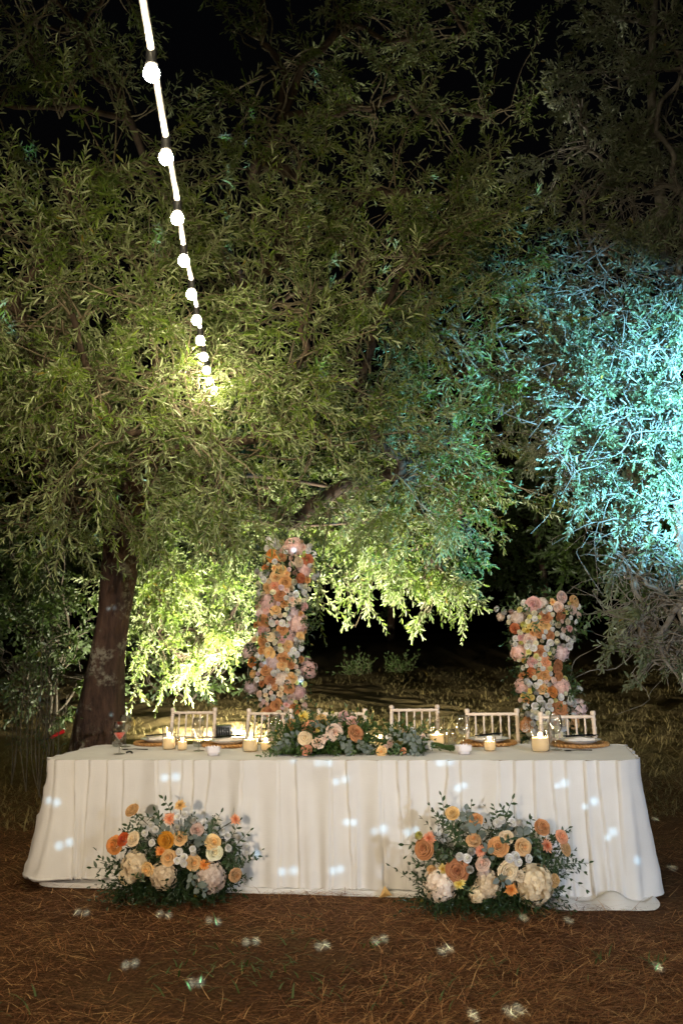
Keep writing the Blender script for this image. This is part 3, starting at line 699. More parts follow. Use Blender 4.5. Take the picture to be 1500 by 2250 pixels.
mc = MB(); lathe(mc, [(0, .46), (.17, .462), (.19, .475), (.19, .49), (.16, .505), (0, .508)], 20); CU = mc.mesh('cushion', M['cushion'])
def chair(px, d, rz, label):
    p = at(px - 14, 1560, d); t = thing('banquet_chair', label, 'chair', (p[0], p[1] - .21, 0.0), 'chairs behind the table')
    t.rotation_euler = (0, 0, rz)
    for nm, me in CH + [('cushion', CU)]:
        o = bpy.data.objects.new(nm, me); COL.objects.link(o); o.parent = t
for px, d, rz, lab in ((424, 7.6, -.05, 'limewashed bamboo-style chair at the cocktail end, first from that table end'), (580, 7.35, -.20, 'limewashed bamboo-style chair behind the candles, in front of the taller flower column'),
                       (745, 7.2, -.1, 'limewashed bamboo-style chair half hidden behind the table flowers'), (912, 7.4, .0, 'limewashed bamboo-style chair behind the lying bouquet'),
                       (1083, 6.9, .02, 'limewashed bamboo-style chair next to the end chair by the shorter flower column'), (1255, 6.55, .12, 'limewashed bamboo-style chair in front of the shorter flower column')):
    chair(px, d, -YAW + rz, lab)
# ------------------------------------------------------------------ things on the table
TZ = TH + .004
def T_(px, py): p = on_z(px, py, TZ); return np.array([p[0], p[1], TZ])
M['china'] = plain('white_china', (.80, .80, .79), (.76, .76, .76), .25)
M['rim'] = plain('dark_plate_rim', (.10, .12, .16), rough=.3)
M['rattan'] = plain('woven_rattan', (.50, .28, .10), (.30, .15, .05), .7, 40, bmp=.4)
M['napkin'] = plain('linen_napkin', (.72, .68, .62), rough=.9, bmp=.2)
M['cutlery'] = plain('dark_cutlery', (.10, .10, .11), rough=.25, metal=1.0)
M['paper'] = plain('white_paper', (.78, .74, .76), (.74, .70, .72), .8)
def wax_mat():
    m, t, b, o = newmat('candle_wax'); t.links.new(ramp(t, noise(t, 30), [(.3, (.86, .76, .56)), (.7, (.90, .82, .64))]), b.inputs['Base Color'])
    b.inputs['Roughness'].default_value = .5
    tr = nd(t, 'ShaderNodeBsdfTranslucent'); tr.inputs[0].default_value = (.97, .88, .68, 1)
    ms = nd(t, 'ShaderNodeMixShader'); ms.inputs[0].default_value = .6
    t.links.new(b.outputs[0], ms.inputs[1]); t.links.new(tr.outputs[0], ms.inputs[2]); t.links.new(ms.outputs[0], o.inputs[0]); return m
M['wax'] = wax_mat()
M['wick'] = plain('wick', (.02, .015, .01))
def candle(p, r, hg, hw, label):
    tall = hg > .1
    t = thing('candle_jar', label, 'candle', p, 'candles along the table')
    m = MB(); lathe(m, [(0, .002), (r - .004, .002), (r, .006), (r, hg - .002), (r - .001, hg), (r - .003, hg - .001)], 28, p); m.obj('glass', M['glass'], t)
    ri = r - (.006 if tall else .004); m = MB()
    lathe(m, [(0, .006), (ri * .86, .006), (ri, .020), (ri, hw), (ri - .002, hw + .002), (ri - .004, hw), (ri - .004, .024), (0, .022)], 24, p); wx = m.obj('wax', M['wax'], t)
    m = MB(); tube(m, [p + [0, 0, .02], p + [.001, 0, hw - .004]], .0013, 5); m.obj('wick', M['wick'], wx)
    fb = hw - .006; fh = .030 if tall else .022
    m = MB(); lathe(m, [(0, fb), (.0040, fb + fh * .15), (.0058, fb + fh * .35), (.0042, fb + fh * .65), (.0015, fb + fh * .9), (0, fb + fh)], 12, p); m.obj('flame', M['flame'], t)
    lamp('POINT', 'candle_light', p + np.array([0, -.0, fb + fh * .5]), CANDLE_W * (1.4 if tall else .8), (1.0, .72, .38), None, .012)
for px, py, r, hg, hw, lab in ((372, 1646, .045, .140, .072, 'candle in a tall glass beside a short one, nearest the red cocktail'), (401, 1648, .033, .076, .052, 'short candle glass beside the tall one nearest the red cocktail'),
        (550, 1651, .050, .195, .072, 'tall glass candle left of the table flowers'), (584, 1649, .034, .076, .050, 'short candle glass tucked against the table flowers'),
        (778, 1640, .042, .150, .07, 'candle glass hidden behind the caramel rose of the table flowers'), (836, 1641, .034, .074, .048, 'short candle glass between the table flowers and the bouquet'),
        (960, 1639, .050, .178, .070, 'tall glass candle behind the bouquet stems'), (1076, 1650, .037, .085, .056, 'short candle glass in front of the plate near the bouquet'),
        (1187, 1651, .056, .165, .080, 'wide glass candle beside a wine glass near the bare table end')):
    candle(T_(px, py), r, hg, hw, lab)
def glassware(name, prof, p, label, cat, fill=None, extra=None, group=None):
    t = thing(name, label, cat, p, group); m = MB(); k = max(i for i, q in enumerate(prof) if q[1] == max(w[1] for w in prof))
    out_ = prof[:k + 1]; z0 = .090 if len(prof) > 10 else .002
    inn_ = [(max(r - .0016, .0), z + (.0018 if r < .03 and z < z0 + .02 else 0)) for r, z in reversed(out_) if z > z0] + [(0, z0 + .005)]
    lathe(m, out_ + inn_, 28, p); m.obj('vessel', M['glass'], t)
    if fill:
        m = MB(); lathe(m, fill[0], 24, p); m.obj('drink', fill[1], t)
WINE = [(0, .001), (.034, .001), (.035, .003), (.012, .006), (.0045, .012), (.0038, .085), (.006, .093), (.022, .102), (.036, .125), (.041, .150), (.039, .175), (.033, .210), (.032, .2105), (.038, .175)]
COCK = [(0, .001), (.034, .001), (.035, .003), (.012, .006), (.0045, .012), (.0038, .085), (.006, .092), (.020, .105), (.035, .128), (.038, .145), (.036, .170), (.032, .200), (.031, .2005), (.035, .17)]
WATER = [(0, .002), (.030, .002), (.034, .008), (.037, .040), (.033, .078), (.032, .105), (.031, .105), (.032, .078)]
M['cocktail'] = (lambda m: m)(plain('red_cocktail', (.85, .07, .03), (.75, .05, .02), .15, 8))
_t = M['cocktail'].node_tree; _b = _t.nodes['Principled BSDF']; _b.inputs['Transmission Weight'].default_value = .0
glassware('cocktail_glass', COCK, T_(263, 1657), 'stemmed glass half full of red cocktail', 'glass', ([(0, .092), (.010, .096), (.0195, .1065), (.0335, .1285), (.0352, .134), (0, .134)], M['cocktail']))
for px, py, lab in ((276, 1641, 'empty wine glass right behind the red cocktail'), (437, 1650, 'empty wine glass near the plate with the leftmost chair, beside the paper bowl'), (605, 1640, 'empty wine glass between candles and table flowers'),
                    (1018, 1648, 'empty wine glass next to the paper bowl by the bouquet stems'), (1222, 1648, 'empty wine glass next to the wide candle'), (768, 1634, 'empty wine glass behind the table flowers')):
    glassware('wine_glass', WINE, T_(px, py), lab, 'glass', group='wine glasses')
for px, py, lab in ((258, 1640, 'water tumbler behind the foot of the red cocktail'), (436, 1641, 'water tumbler just behind a wine glass near the leftmost chair'), (990, 1638, 'water tumbler between the tall candle and a wine glass'), (1207, 1640, 'water tumbler behind the wide candle'), (800, 1636, 'water tumbler behind the right end of the table flowers')):
    glassware('tumbler', WATER, T_(px, py), lab, 'glass', group='water tumblers')
def setting(px, py, ang, where, seen=True):
    p = T_(px, py)
    t = thing('charger', 'round woven rattan placemat ' + where, 'placemat', p, 'rattan placemats'); m = MB()
    for k in range(11):
        r0 = .015 + .0143 * k; a = np.linspace(0, 2 * PI, 50); tube(m, np.stack([p[0] + r0 * np.cos(a), p[1] + r0 * np.sin(a), p[2] + .006 + .0015 * np.sin(a * (5 + 3 * k))], 1), .0075, 6, caps=False)
    m.obj('coil', M['rattan'], t)
    a = np.linspace(0, 2 * PI, 40, endpoint=False)
    m = MB()
    for q in a: tube(m, bez([p + [.158 * math.cos(q - .09), .158 * math.sin(q - .09), .004], p + [.170 * math.cos(q), .170 * math.sin(q), .016], p + [.176 * math.cos(q + .09), .176 * math.sin(q + .09), .006]], 3), .0075, 5)
    m.obj('braided_rim', M['rattan'], t)
    pl = thing('dinner_plate', 'white china dinner plate ' + where, 'plate', p + [0, 0, .014], 'dinner plates'); m = MB()
    b = p + [0, 0, .012]; lathe(m, [(0, .003), (.07, .003), (.085, .006), (.105, .016), (.130, .024), (.131, .026), (.128, .027), (.104, .019), (.085, .010), (0, .008)], 40, b); m.obj('dish', M['china'], pl)
    m = MB(); lathe(m, [(.1285, .0268), (.1315, .0275), (.1325, .0255), (.131, .0245)], 40, b); m.obj('rim', M['rim'], pl)
    R = rotz(ang); m = MB(); c = p + [0, 0, .030]
    nx = np.linspace(-.085, .085, 13); ny = np.linspace(-.03, .03, 7); XX, YY = np.meshgrid(nx, ny)
    zt = .022 + .010 * vnoise(XX * 30, YY * 60, int(px)) * .6 - .004 * (abs(XX) / .085)
    top = np.stack([XX, YY, zt], -1).reshape(-1, 3); bot = np.stack([XX * 1.02, YY * 1.05, 0 * zt], -1).reshape(-1, 3)
    m.add(top @ R.T + c, grid_faces(13, 7)); m.add(bot @ R.T + c, grid_faces(13, 7)[:, ::-1])
    for e in (list(range(13)), list(range(78, 91)), list(range(0, 91, 13)), list(range(12, 91, 13))):
        k = len(e); m.add(np.vstack([top[e], bot[e]]) @ R.T + c, [[i, i + 1, k + i + 1, k + i] for i in range(k - 1)])
    o = m.obj('napkin', M['napkin']); tag(o, 'folded linen napkin on the plate ' + where, 'napkin', 'folded napkins')
    for nm, off in (('knife', -.018), ('fork', .018)):
        m = MB(); L = .20
        q = np.array([[-.10, off, .030], [-.03, off, .031], [.03, off * 1.1, .032], [.06, off * 1.1, .031], [.10, off * 1.1, .029]]) @ R.T + c
        tube(m, q, [.004, .0045, .003, .006, .003 if nm == 'knife' else .008], 6)
        if nm == 'fork':
            for dx in (-.006, -.002, .002, .006): tube(m, np.array([[.10, off * 1.1 + dx, .029], [.14, off * 1.1 + dx, .031]]) @ R.T + c, .0012, 4)
        else:
            m.add(np.array([[.06, off - .002, .030], [.14, off - .001, .030], [.135, off + .010, .030], [.06, off + .010, .031]]) @ R.T + c, [[0, 1, 2, 3]])
        tag(m.obj(nm, M['cutlery']), 'dark metal ' + nm + ' on the napkin ' + where, nm, nm + 's on the napkins')
for px, py, an, wh in ((352, 1634, .5, 'at the seat beside the red cocktail'), (503, 1638, .6, 'at the seat left of the table flowers'), (740, 1636, .4, 'at the seat behind the table flowers'),
                       (900, 1636, .3, 'at the seat behind the bouquet'), (1073, 1635, .6, 'at the seat with the paper bowl by the bouquet'), (1273, 1638, .2, 'at the seat on the bare table end')):
    setting(px, py, an, wh)
def paper_bowl(px, py, label):
    p = T_(px, py); t = thing('paper_bowl', label, 'bowl', p, 'scalloped paper bowls'); m = MB(); n = 32; V = []
    for k, (r, z) in enumerate(((0.0, .002), (.030, .002), (.035, .022), (.041, .040), (.0445, .052))):
        for i in range(n):
            q = i / n * 2 * PI; sq = (abs(math.cos(q)) ** 4 + abs(math.sin(q)) ** 4) ** -.25
            V.append((r * sq * math.cos(q + .3), r * sq * math.sin(q + .3), z + (.004 * math.cos(q * 16) if k == 4 else 0)))
    m.add(np.array(V) + p, grid_faces(n, 5, True)); m.obj('tray', M['paper'], t)
    m = MB(); V = []
    for k, sc in enumerate((1.0, .93)):
        for i in range(n):
            q = i / n * 2 * PI; sq = (abs(math.cos(q)) ** 4 + abs(math.sin(q)) ** 4) ** -.25
            V.append((.0445 * sc * sq * math.cos(q + .3), .0445 * sc * sq * math.sin(q + .3), .052 + .004 * math.cos(q * 16) - .03 * k))
    m.add(np.array(V) + p, grid_faces(n, 2, True)); m.obj('lining', M['paper'], t)
paper_bowl(468, 1660, 'white scalloped paper bowl nearest the red cocktail'); paper_bowl(1018, 1657, 'white scalloped paper bowl by the bouquet stems')
def spoon(px, py, an, L, label):
    p = T_(px, py) + np.array([0, 0, .006]); R = rotz(an); m = MB()
    tube(m, np.array([[0, 0, .004], [L * .5, 0, .006], [L * .75, 0, .004]]) @ R.T + p, [.004, .003, .0025], 6)
    a = np.linspace(0, 2 * PI, 16, endpoint=False); V = np.vstack([np.stack([L * .87 + .028 * np.cos(a), .017 * np.sin(a), 0 * a + .005], 1), np.stack([L * .87 + .016 * np.cos(a), .010 * np.sin(a), 0 * a - .001], 1)])
    m.add(V @ R.T + p, grid_faces(16, 2, True)); m.add(V[16:] @ R.T + p, [[0, 1, 2, 3], [0, 3, 4, 5], [0, 5, 6, 7], [0, 7, 8, 9], [0, 9, 10, 11], [0, 11, 12, 13], [0, 13, 14, 15]])
    tag(m.obj('spoon', M['cutlery']), label, 'spoon')
spoon(325, 1650, 2.9, .18, 'dark spoon lying near the foot of the red cocktail'); spoon(1300, 1652, 3.0, .16, 'dark spoon beside the placemat on the bare table end')
m = MB(); tube(m, bez([T_(278, 1655) + [0, 0, .005], T_(286, 1654) + [0, 0, .008], T_(292, 1656) + [0, 0, .004]], 4), [.006] * 8 + [.003], 6); tag(m.obj('cork', M['black']), 'little dark crumb of a stopper by the cocktail foot', 'stopper')
# red thing lying in the grass by the trunk
m = MB(); q = bez([at(112, 1622, 9.6), at(125, 1614, 9.6), at(142, 1606, 9.6)], 6); g = float(gz(q[0][0], q[0][1])); q[:, 2] += max(0, g + .02 - q[:, 2].min()); tube(m, q, np.linspace(.012, .02, len(q)), 8)
t = thing('tool_handle', 'red plastic handle lying in the dark grass beside the trunk', 'tool', (q[0][0], q[0][1], g)); m.obj('grip', plain('red_plastic', (.7, .015, .02), (.6, .01, .015), .4), t)
m = MB(); tube(m, np.array([q[0], q[0] + [-.12, .02, -.02]]), .008, 6); m.obj('shaft', M['black'], t)

# ------------------------------------------------------------------ flowers (unit size, facing +Z)
def petal_patch(m, ang, wid, prof, nu=4, jitter=0.0, notch=.12):
    """one petal: prof = list of (radius, height); wid = half angle at the widest"""
    nv = len(prof); V = []
    for j, (r, z) in enumerate(prof):
        v = j / (nv - 1); wv = wid * (math.sin(PI * min(1, .22 + .60 * v)) ** .8)
        for i in range(nu):
            u = -1 + 2 * i / (nu - 1); a = ang + u * wv
            rr = r * (1 + jitter * random.uniform(-.06, .06)) - .03 * (1 - u * u) * 0; zz = z - notch * v * v * (u * u) * .8
            V.append((rr * math.cos(a), rr * math.sin(a), zz))
    m.add(V, grid_faces(nu, nv))
def rose_mesh(seed, openness=1.0):
    random.seed(seed); m = MB(); g = 2.4
    k = 0; a = random.uniform(0, 6)
    rings = [(2, .05, .60), (3, .12, .64), (3, .21, .66), (4, .32, .64), (5, .45, .57), (5, .60, .46), (6, .76, .30), (6, .92, .10)]
    for q, (nn, R, H) in enumerate(rings):
        gap = (rings[q + 1][1] - R) if q + 1 < len(rings) else .16
        sc_ = 1 + (openness - 1) * R
        for i in range(nn):
            a += g; lip = random.uniform(.35, .8) * gap; dz = random.uniform(-.04, .04)
            prof = [(R * .45 * sc_, -.30), (R * .88 * sc_, H * .25), (R * sc_, H * .68 + dz), ((R + lip * .30) * sc_, H * .96 + dz), ((R + lip * .95) * sc_, H * .98 - .05 + dz)]
            petal_patch(m, a + random.uniform(-.2, .2), min(1.6, 1.1 * (.60 + .30 / (R + .22))), prof, 5, 1.0, .10)
    return m.mesh('rose', PET['cream'])
def hydrangea_mesh(seed):
    random.seed(seed); m = MB(); rg = np.random.default_rng(seed); N = 110
    for i in range(N):
        z = 1 - 1.45 * (i + .5) / N; ph = i * 2.399; r = math.sqrt(max(0, 1 - z * z)); d = np.array([r * math.cos(ph), r * math.sin(ph), z]); d = unit(d + rg.normal(0, .10, 3))
        rad = .84 + rg.uniform(-.10, .10) + .07 * math.sin(d[0] * 6 + seed) * math.sin(d[1] * 5); u, v = frame(d); ro = rg.uniform(0, 6.3)
        for q in range(4):
            a = ro + q * PI / 2; e = u * math.cos(a) + v * math.sin(a); f = -u * math.sin(a) + v * math.cos(a); s_ = .155 * rg.uniform(.85, 1.2); lf = rg.uniform(.0, .5)
            c = d * rad; m.add([c, c + e * s_ * .6 + f * s_ * .55 + d * s_ * lf * .6, c + e * s_ * 1.15 + d * s_ * (lf - .15), c + e * s_ * .6 - f * s_ * .55 + d * s_ * lf * .6], [[0, 3, 2, 1]])
    a = np.linspace(.02, PI * .8, 8); lathe(m, [(.74 * math.sin(t), .74 * math.cos(t)) for t in a], 14)
    return m.mesh('hydrangea', PET['cream'], smooth=False)
def dahlia_mesh(seed, n=70, pointed=.5, flat=.45):
    rg = np.random.default_rng(seed); m = MB()
    for i in range(n):
        f = (i + .5) / n; R = .12 + .88 * f ** .6; a = i * 2.399; el = (1 - f) * 1.35 + .05
        d = np.array([math.cos(a) * math.cos(el), math.sin(a) * math.cos(el), math.sin(el) * .8]); sd = np.array([-math.sin(a), math.cos(a), 0]); up_ = np.cross(d, sd); up_ = up_ if up_[2] > 0 else -up_
        R *= rg.uniform(.9, 1.08); c0 = np.array([0, 0, -.2 + flat * (1 - f)]); wd = .15 * (.6 + .5 * f)
        m.add([c0, c0 + d * R * .6 + sd * wd + up_ * .04, c0 + d * R + up_ * rg.uniform(.0, .1), c0 + d * R * .6 - sd * wd + up_ * .04], [[0, 3, 2, 1]])
    return m.mesh('dahlia', PET['cream'], smooth=False)
def bud_mesh(seed):
    random.seed(seed); m = MB(); a = 0
    for nn, R, H in ((3, .16, .8), (3, .32, .75), (4, .5, .6), (4, .68, .35)):
        for i in range(nn):
            a += 2.2; petal_patch(m, a, 1.1, [(R * .3, -.5), (R * .95, -.1), (R, H * .5), (R * .9, H)], 4, 1)
    return m.mesh('spray_rose', PET['cream'])
PET = {}
for k, a, b in (('cream', (.86, .70, .46), (.88, .79, .60)), ('white', (.86, .80, .66), (.90, .87, .80)), ('blush', (.80, .48, .36), (.80, .62, .52)), ('pink', (.72, .34, .30), (.76, .48, .44)), ('mauve', (.66, .44, .46), (.72, .56, .58)),
                ('caramel', (.42, .16, .055), (.66, .33, .14)), ('rust', (.40, .10, .035), (.62, .23, .09)), ('peach', (.80, .40, .13), (.82, .54, .26)), ('orange', (.75, .25, .04), (.80, .36, .10)), ('golden', (.55, .22, .01), (.70, .34, .03)),
                ('coral', (.80, .28, .13), (.82, .40, .24)), ('red', (.42, .03, .02), (.60, .12, .03)), ('yellow', (.80, .58, .08), (.82, .68, .25)), ('lemon', (.62, .60, .12), (.78, .74, .32)), ('tan', (.50, .28, .10), (.70, .45, .20)), ('beige', (.72, .52, .28), (.80, .66, .46)),
                ('creamhyd', (.62, .48, .30), (.80, .68, .48)), ('blushhyd', (.62, .48, .38), (.80, .69, .60)), ('pinkhyd', (.68, .40, .36), (.82, .57, .52)), ('mauvehyd', (.64, .47, .48), (.80, .65, .65))):
    PET[k] = petal('petal_' + k, tuple(min(.9, x * 1.12) for x in a), tuple(min(.9, x * 1.12) for x in b))
FM = {'r': [rose_mesh(i, o) for i, o in ((1, 1.0), (2, .95), (3, .85), (4, 1.08))], 'h': [hydrangea_mesh(i) for i in (1, 2, 3)], 'd': [dahlia_mesh(1), dahlia_mesh(2, 60, flat=.3)], 's': [rose_mesh(8, .7), rose_mesh(9, .8), rose_mesh(10, .75), bud_mesh(2)]}
FN = {'r': 'rose', 'h': 'hydrangea', 'd': 'dahlia', 's': 'spray_rose'}
random.seed(11)
def flower(kind, col, p, size, facing, parent):
    o = bpy.data.objects.new(FN[kind], random.choice(FM[kind])); COL.objects.link(o); o.parent = parent; o.matrix_parent_inverse = parent_inv(parent)
    o.location = p; qn = Vector(facing).to_track_quat('Z', 'Y') @ Quaternion((0, 0, 1), random.uniform(0, 6.28))
    o.rotation_mode = 'QUATERNION'; o.rotation_quaternion = qn; o.scale = (size,) * 3 if kind == 'h' else (size, size, size * random.uniform(.75, .95))
    o.material_slots[0].link = 'OBJECT'; o.material_slots[0].material = PET[col]; return o
M['ruscus'] = leafmat('ruscus_leaf', (.012, .035, .010), (.025, .06, .014), (.03, .06, .02), .4, .15)
M['bright_leaf'] = leafmat('bright_leaf', (.03, .075, .012), (.06, .12, .025), (.06, .11, .03), .4, .2)
M['euc'] = leafmat('eucalyptus_leaf', (.065, .095, .08), (.11, .145, .125), (.12, .15, .13), .6, .1)
M['stem'] = plain('green_stem', (.05, .08, .02), (.03, .05, .012), .6)
def leaf_mesh(nm, wid, tip, mat):
    m = MB(); ts = [0, .2, .45, .7, .88, 1]; V = []
    for t in ts:
        wv = wid * (math.sin(PI * t ** tip) if 0 < t < 1 else 0)
        for u in (-1, 0, 1): V.append((t, u * wv, .10 * abs(u) * wv * 4 * .5 - .14 * t * t))
    m.add(V, grid_faces(3, len(ts))); return m.mesh(nm, mat)
LM = {'ruscus': leaf_mesh('leaf', .20, .85, M['ruscus']), 'bright': leaf_mesh('leaf', .21, .85, M['bright_leaf']), 'euc': leaf_mesh('leaf', .36, .9, M['euc'])}
def place_leaf(me, p, d, nrm, l, parent):
    o = bpy.data.objects.new('leaf', me); COL.objects.link(o); o.parent = parent; o.matrix_parent_inverse = INV
    d = unit(d); y_ = unit(np.cross(nrm, d)); z_ = np.cross(d, y_)
    o.matrix_basis = Matrix(((d[0] * l, y_[0] * l, z_[0] * l, p[0]), (d[1] * l, y_[1] * l, z_[1] * l, p[1]), (d[2] * l, y_[2] * l, z_[2] * l, p[2]), (0, 0, 0, 1)))
def sprig(kind, pts, n, l, parent, taper=.5, ang=55, name='sprig', as_parts=True):
    """a stem with single leaves along it"""
    global INV
    q = bez(pts, 8); m = MB(); tube(m, q, np.linspace(.0028, .0012, len(q)), 5, caps=False); st_ = m.obj(name, M['stem'], parent); INV = parent_inv(st_)
    tan = np.gradient(q, axis=0)
    for k in range(n):
        t = .12 + .88 * k / max(1, n - 1); i = min(len(q) - 1, int(t * (len(q) - 1))); T = unit(tan[i]); c = unit(CAM - q[i]); sd = unit(np.cross(T, c)) * (1 if k % 2 else -1)
        a = math.radians(ang * (1 - .5 * (t > .97)) + random.uniform(-14, 14)) * (0.1 if k == n - 1 else 1)
        d = T * math.cos(a) + sd * math.sin(a) + RNG.normal(0, .22, 3); nr = unit(c + np.array([0, 0, .5]) + RNG.normal(0, .45, 3))
        place_leaf(LM[kind], q[i], d, nr, l * random.uniform(.75, 1.15) * (1 - taper * t * .5), st_)
def filler(parent, centers, r, n, leaf, wid, mat, name='filler_leaves', flat=1.0):
    ml, mt = MB(), MB(); O = []; D = []
    for c in centers:
        d = unit(RNG.normal(size=(n, 3))); O.append(np.asarray(c) + d * r * RNG.uniform(.1, .8, (n, 1)) * [1, 1, flat]); D.append(unit(d + RNG.normal(0, .5, (n, 3)) + [0, 0, .1]))
    O = np.concatenate(O); D = np.concatenate(D); O[:, 2] = np.maximum(O[:, 2], O[:, 2] * 0 + FLOOR); shoots(ml, mt, O, D, RNG.uniform(.06, .16, len(O)), leaf, 5, wid, .1, r=.0012)
    for mm in ml.v: mm[:, 2] = np.maximum(mm[:, 2], FLOOR + .002)
    tag(ml.obj(name, mat, parent, smooth=False), kind='stuff')
    tag(mt.obj('filler_stems', M['stem'], parent), kind='stuff')
# ------------------------------------------------------------------ the two mounds at the foot of the table
def mound(label, ox, oy, sc, d0, cpx, base_py, flowers, sprigs, fillc, half):
    global FLOOR
    FLOOR = .006
    base = on_z(cpx, base_py - 12); base[2] = 0
    t = thing('flower_arrangement', label, 'flowers', base, 'flower mounds at the foot of the table')
    cx, cyp = cpx, base_py - 95
    def place(px, py, lift=0.0):
        nx = (px - cx) / half; ny = (cyp - py) / 130
        d = d0 + .04 - .16 * max(0, 1 - nx * nx * .8 - max(0, ny) ** 2 * .7) - .05 * max(0, -ny) - lift
        return at(px, py, d), unit(np.array([nx * .8, -1.0, .25 + ny * .7]) + RNG.normal(0, .16, 3))
    for k, col, x, y, r in flowers:
        px, py = ox + x / sc, oy + y / sc; p, fc = place(px, py, {'r': .03, 'd': .03, 's': .05, 'h': 0}[k])
        size = r * 1.26 / sc / F * np.linalg.norm(p - CAM)
        if k == 'h': p = p + (p - CAM) / np.linalg.norm(p - CAM) * size * .15
        p[2] = max(p[2], size * .75)
        flower(k, col, p, size, fc, t)
        if py < cyp - 30 or abs(px - cx) > half * .6:      # stem back to the heart of the mound
            m = MB(); h = base + np.array([(p[0] - base[0]) * .3, .10, .16]); tube(m, bez([h, (h + p) / 2 + [0, 0, .03], p - np.array(fc) * size * .3], 5), .0028, 5, caps=False); m.obj('flower_stem', M['stem'], t)
    nl = 0
    for q_, (kind, pts, n, l) in enumerate(sprigs):
        if kind == 'euc' and q_ % 3 == 0: continue
        l *= .92
        pp = [place(ox + x / sc, oy + y / sc, lf)[0] for x, y, lf in pts]
        for p in pp: p[2] = max(p[2], .012)
        sprig(kind, pp, n, l, t)
    cs = []
    for x, y in fillc: p, _ = place(ox + x / sc, oy + y / sc); cs.append(p + (p - CAM) / np.linalg.norm(p - CAM) * (.19 if y < 740 else .10))
    filler(t, cs, .10, 11, .032, .36, M['ruscus'])
    m = MB(); lathe(m, [(0, .004), (.16, .004), (.17, .01), (.17, .06), (.15, .11), (0, .13)], 24); o = m.obj('foam_tray', M['black'], t); 
    o.location = base + np.array([0, .12, 0]); o.scale = (1.5, .55, 1)
    return t
H_ = 'h'; r_ = 'r'
FLL = [('r', 'tan', 395, 180, 40), ('d', 'tan', 770, 140, 42), ('d', 'coral', 690, 245, 44), ('r', 'orange', 258, 455, 58), ('r', 'red', 325, 408, 40), ('r', 'beige', 405, 405, 44), ('r', 'golden', 660, 415, 48), ('r', 'peach', 770, 400, 46), ('d', 'orange', 625, 505, 44),
       ('r', 'peach', 682, 550, 52), ('r', 'peach', 520, 642, 50), ('r', 'peach', 875, 590, 50), ('d', 'orange', 960, 610, 42), ('r', 'peach', 1030, 432, 50), ('r', 'cream', 1042, 508, 54), ('r', 'blush', 905, 335, 40), ('d', 'coral', 1205, 250, 42), ('r', 'peach', 1203, 690, 44),
       ('h', 'creamhyd', 425, 610, 92), ('h', 'creamhyd', 362, 700, 58), ('h', 'creamhyd', 645, 690, 88), ('h', 'blushhyd', 1010, 705, 102)] + \
      [('s', 'white', x, y, 29) for x, y in ((550, 435), (578, 330), (545, 305), (495, 360), (750, 235), (808, 218), (745, 312), (875, 262), (765, 505), (800, 548), (870, 485), (875, 515), (750, 575), (800, 600), (1143, 380), (1225, 395), (1150, 478), (1285, 465), (1285, 510))]
SPL = [('ruscus', [(720, 300, 0), (690, 170, 0), (640, 90, 0)], 9, .052), ('ruscus', [(640, 330, 0), (570, 250, 0), (440, 220, 0)], 11, .05), ('ruscus', [(600, 300, 0), (610, 230, 0), (580, 185, 0)], 8, .05), ('ruscus', [(500, 420, 0), (430, 340, 0), (360, 300, 0)], 11, .048), ('ruscus', [(480, 400, 0), (430, 290, 0), (410, 200, 0)], 8, .045),
       ('ruscus', [(400, 640, .02), (250, 600, 0), (140, 570, 0)], 9, .055), ('ruscus', [(380, 660, .02), (230, 640, 0), (80, 630, 0)], 9, .058), ('ruscus', [(460, 470, 0), (400, 380, 0), (350, 330, 0)], 9, .045), ('ruscus', [(960, 420, 0), (1030, 310, 0), (1090, 200, 0)], 10, .052), ('ruscus', [(1000, 380, 0), (1020, 300, 0), (990, 260, 0)], 8, .045),
       ('ruscus', [(1100, 520, .02), (1200, 460, 0), (1320, 340, 0)], 11, .05), ('ruscus', [(1120, 560, .03), (1260, 530, 0), (1380, 540, 0)], 11, .052), ('ruscus', [(1100, 480, .02), (1180, 380, 0), (1240, 260, 0)], 10, .046), ('ruscus', [(860, 330, 0), (860, 270, 0), (880, 215, 0)], 8, .045), ('ruscus', [(1080, 600, .03), (1180, 600, .02), (1280, 590, 0)], 10, .046),
       ('ruscus', [(560, 560, .05), (500, 480, .04), (440, 450, .03)], 10, .045), ('ruscus', [(700, 420, .03), (760, 380, .05), (800, 360, .06)], 7, .045), ('ruscus', [(1120, 640, .03), (1200, 640, .02), (1260, 600, 0)], 9, .045), ('ruscus', [(900, 650, .03), (1130, 600, .02), (1180, 480, 0)], 10, .045), ('ruscus', [(420, 700, .07), (480, 720, .08), (420, 690, .09)], 6, .04),
       ('euc', [(760, 400, 0), (820, 330, .02), (860, 260, .02)], 8, .062), ('euc', [(560, 480, 0), (420, 470, .03), (350, 440, .03)], 8, .06), ('euc', [(680, 370, 0), (640, 340, .02), (560, 270, .01)], 7, .068), ('euc', [(900, 470, .02), (940, 420, .04), (880, 400, .04)], 7, .06), ('euc', [(380, 720, .04), (290, 760, .04), (270, 800, .05)], 6, .075), ('euc', [(860, 630, .03), (870, 700, .06), (850, 750, .06)], 6, .05), ('euc', [(900, 760, .04), (930, 790, .05), (950, 820, .05)], 4, .06), ('euc', [(480, 520, .02), (460, 500, .05), (490, 480, .05)], 5, .06)]
FCL = [(x, y) for y in (730, 765, 790) for x in range(340, 1160, 70)] + [(x, y) for y in (450, 530, 610, 680) for x in range(450, 1130, 100)]
mound('mound of cream hydrangeas and peach roses with one dark red bloom', 180, 1730, 3.5714, 5.80, 385, 1962, FLL, SPL, FCL, 150)
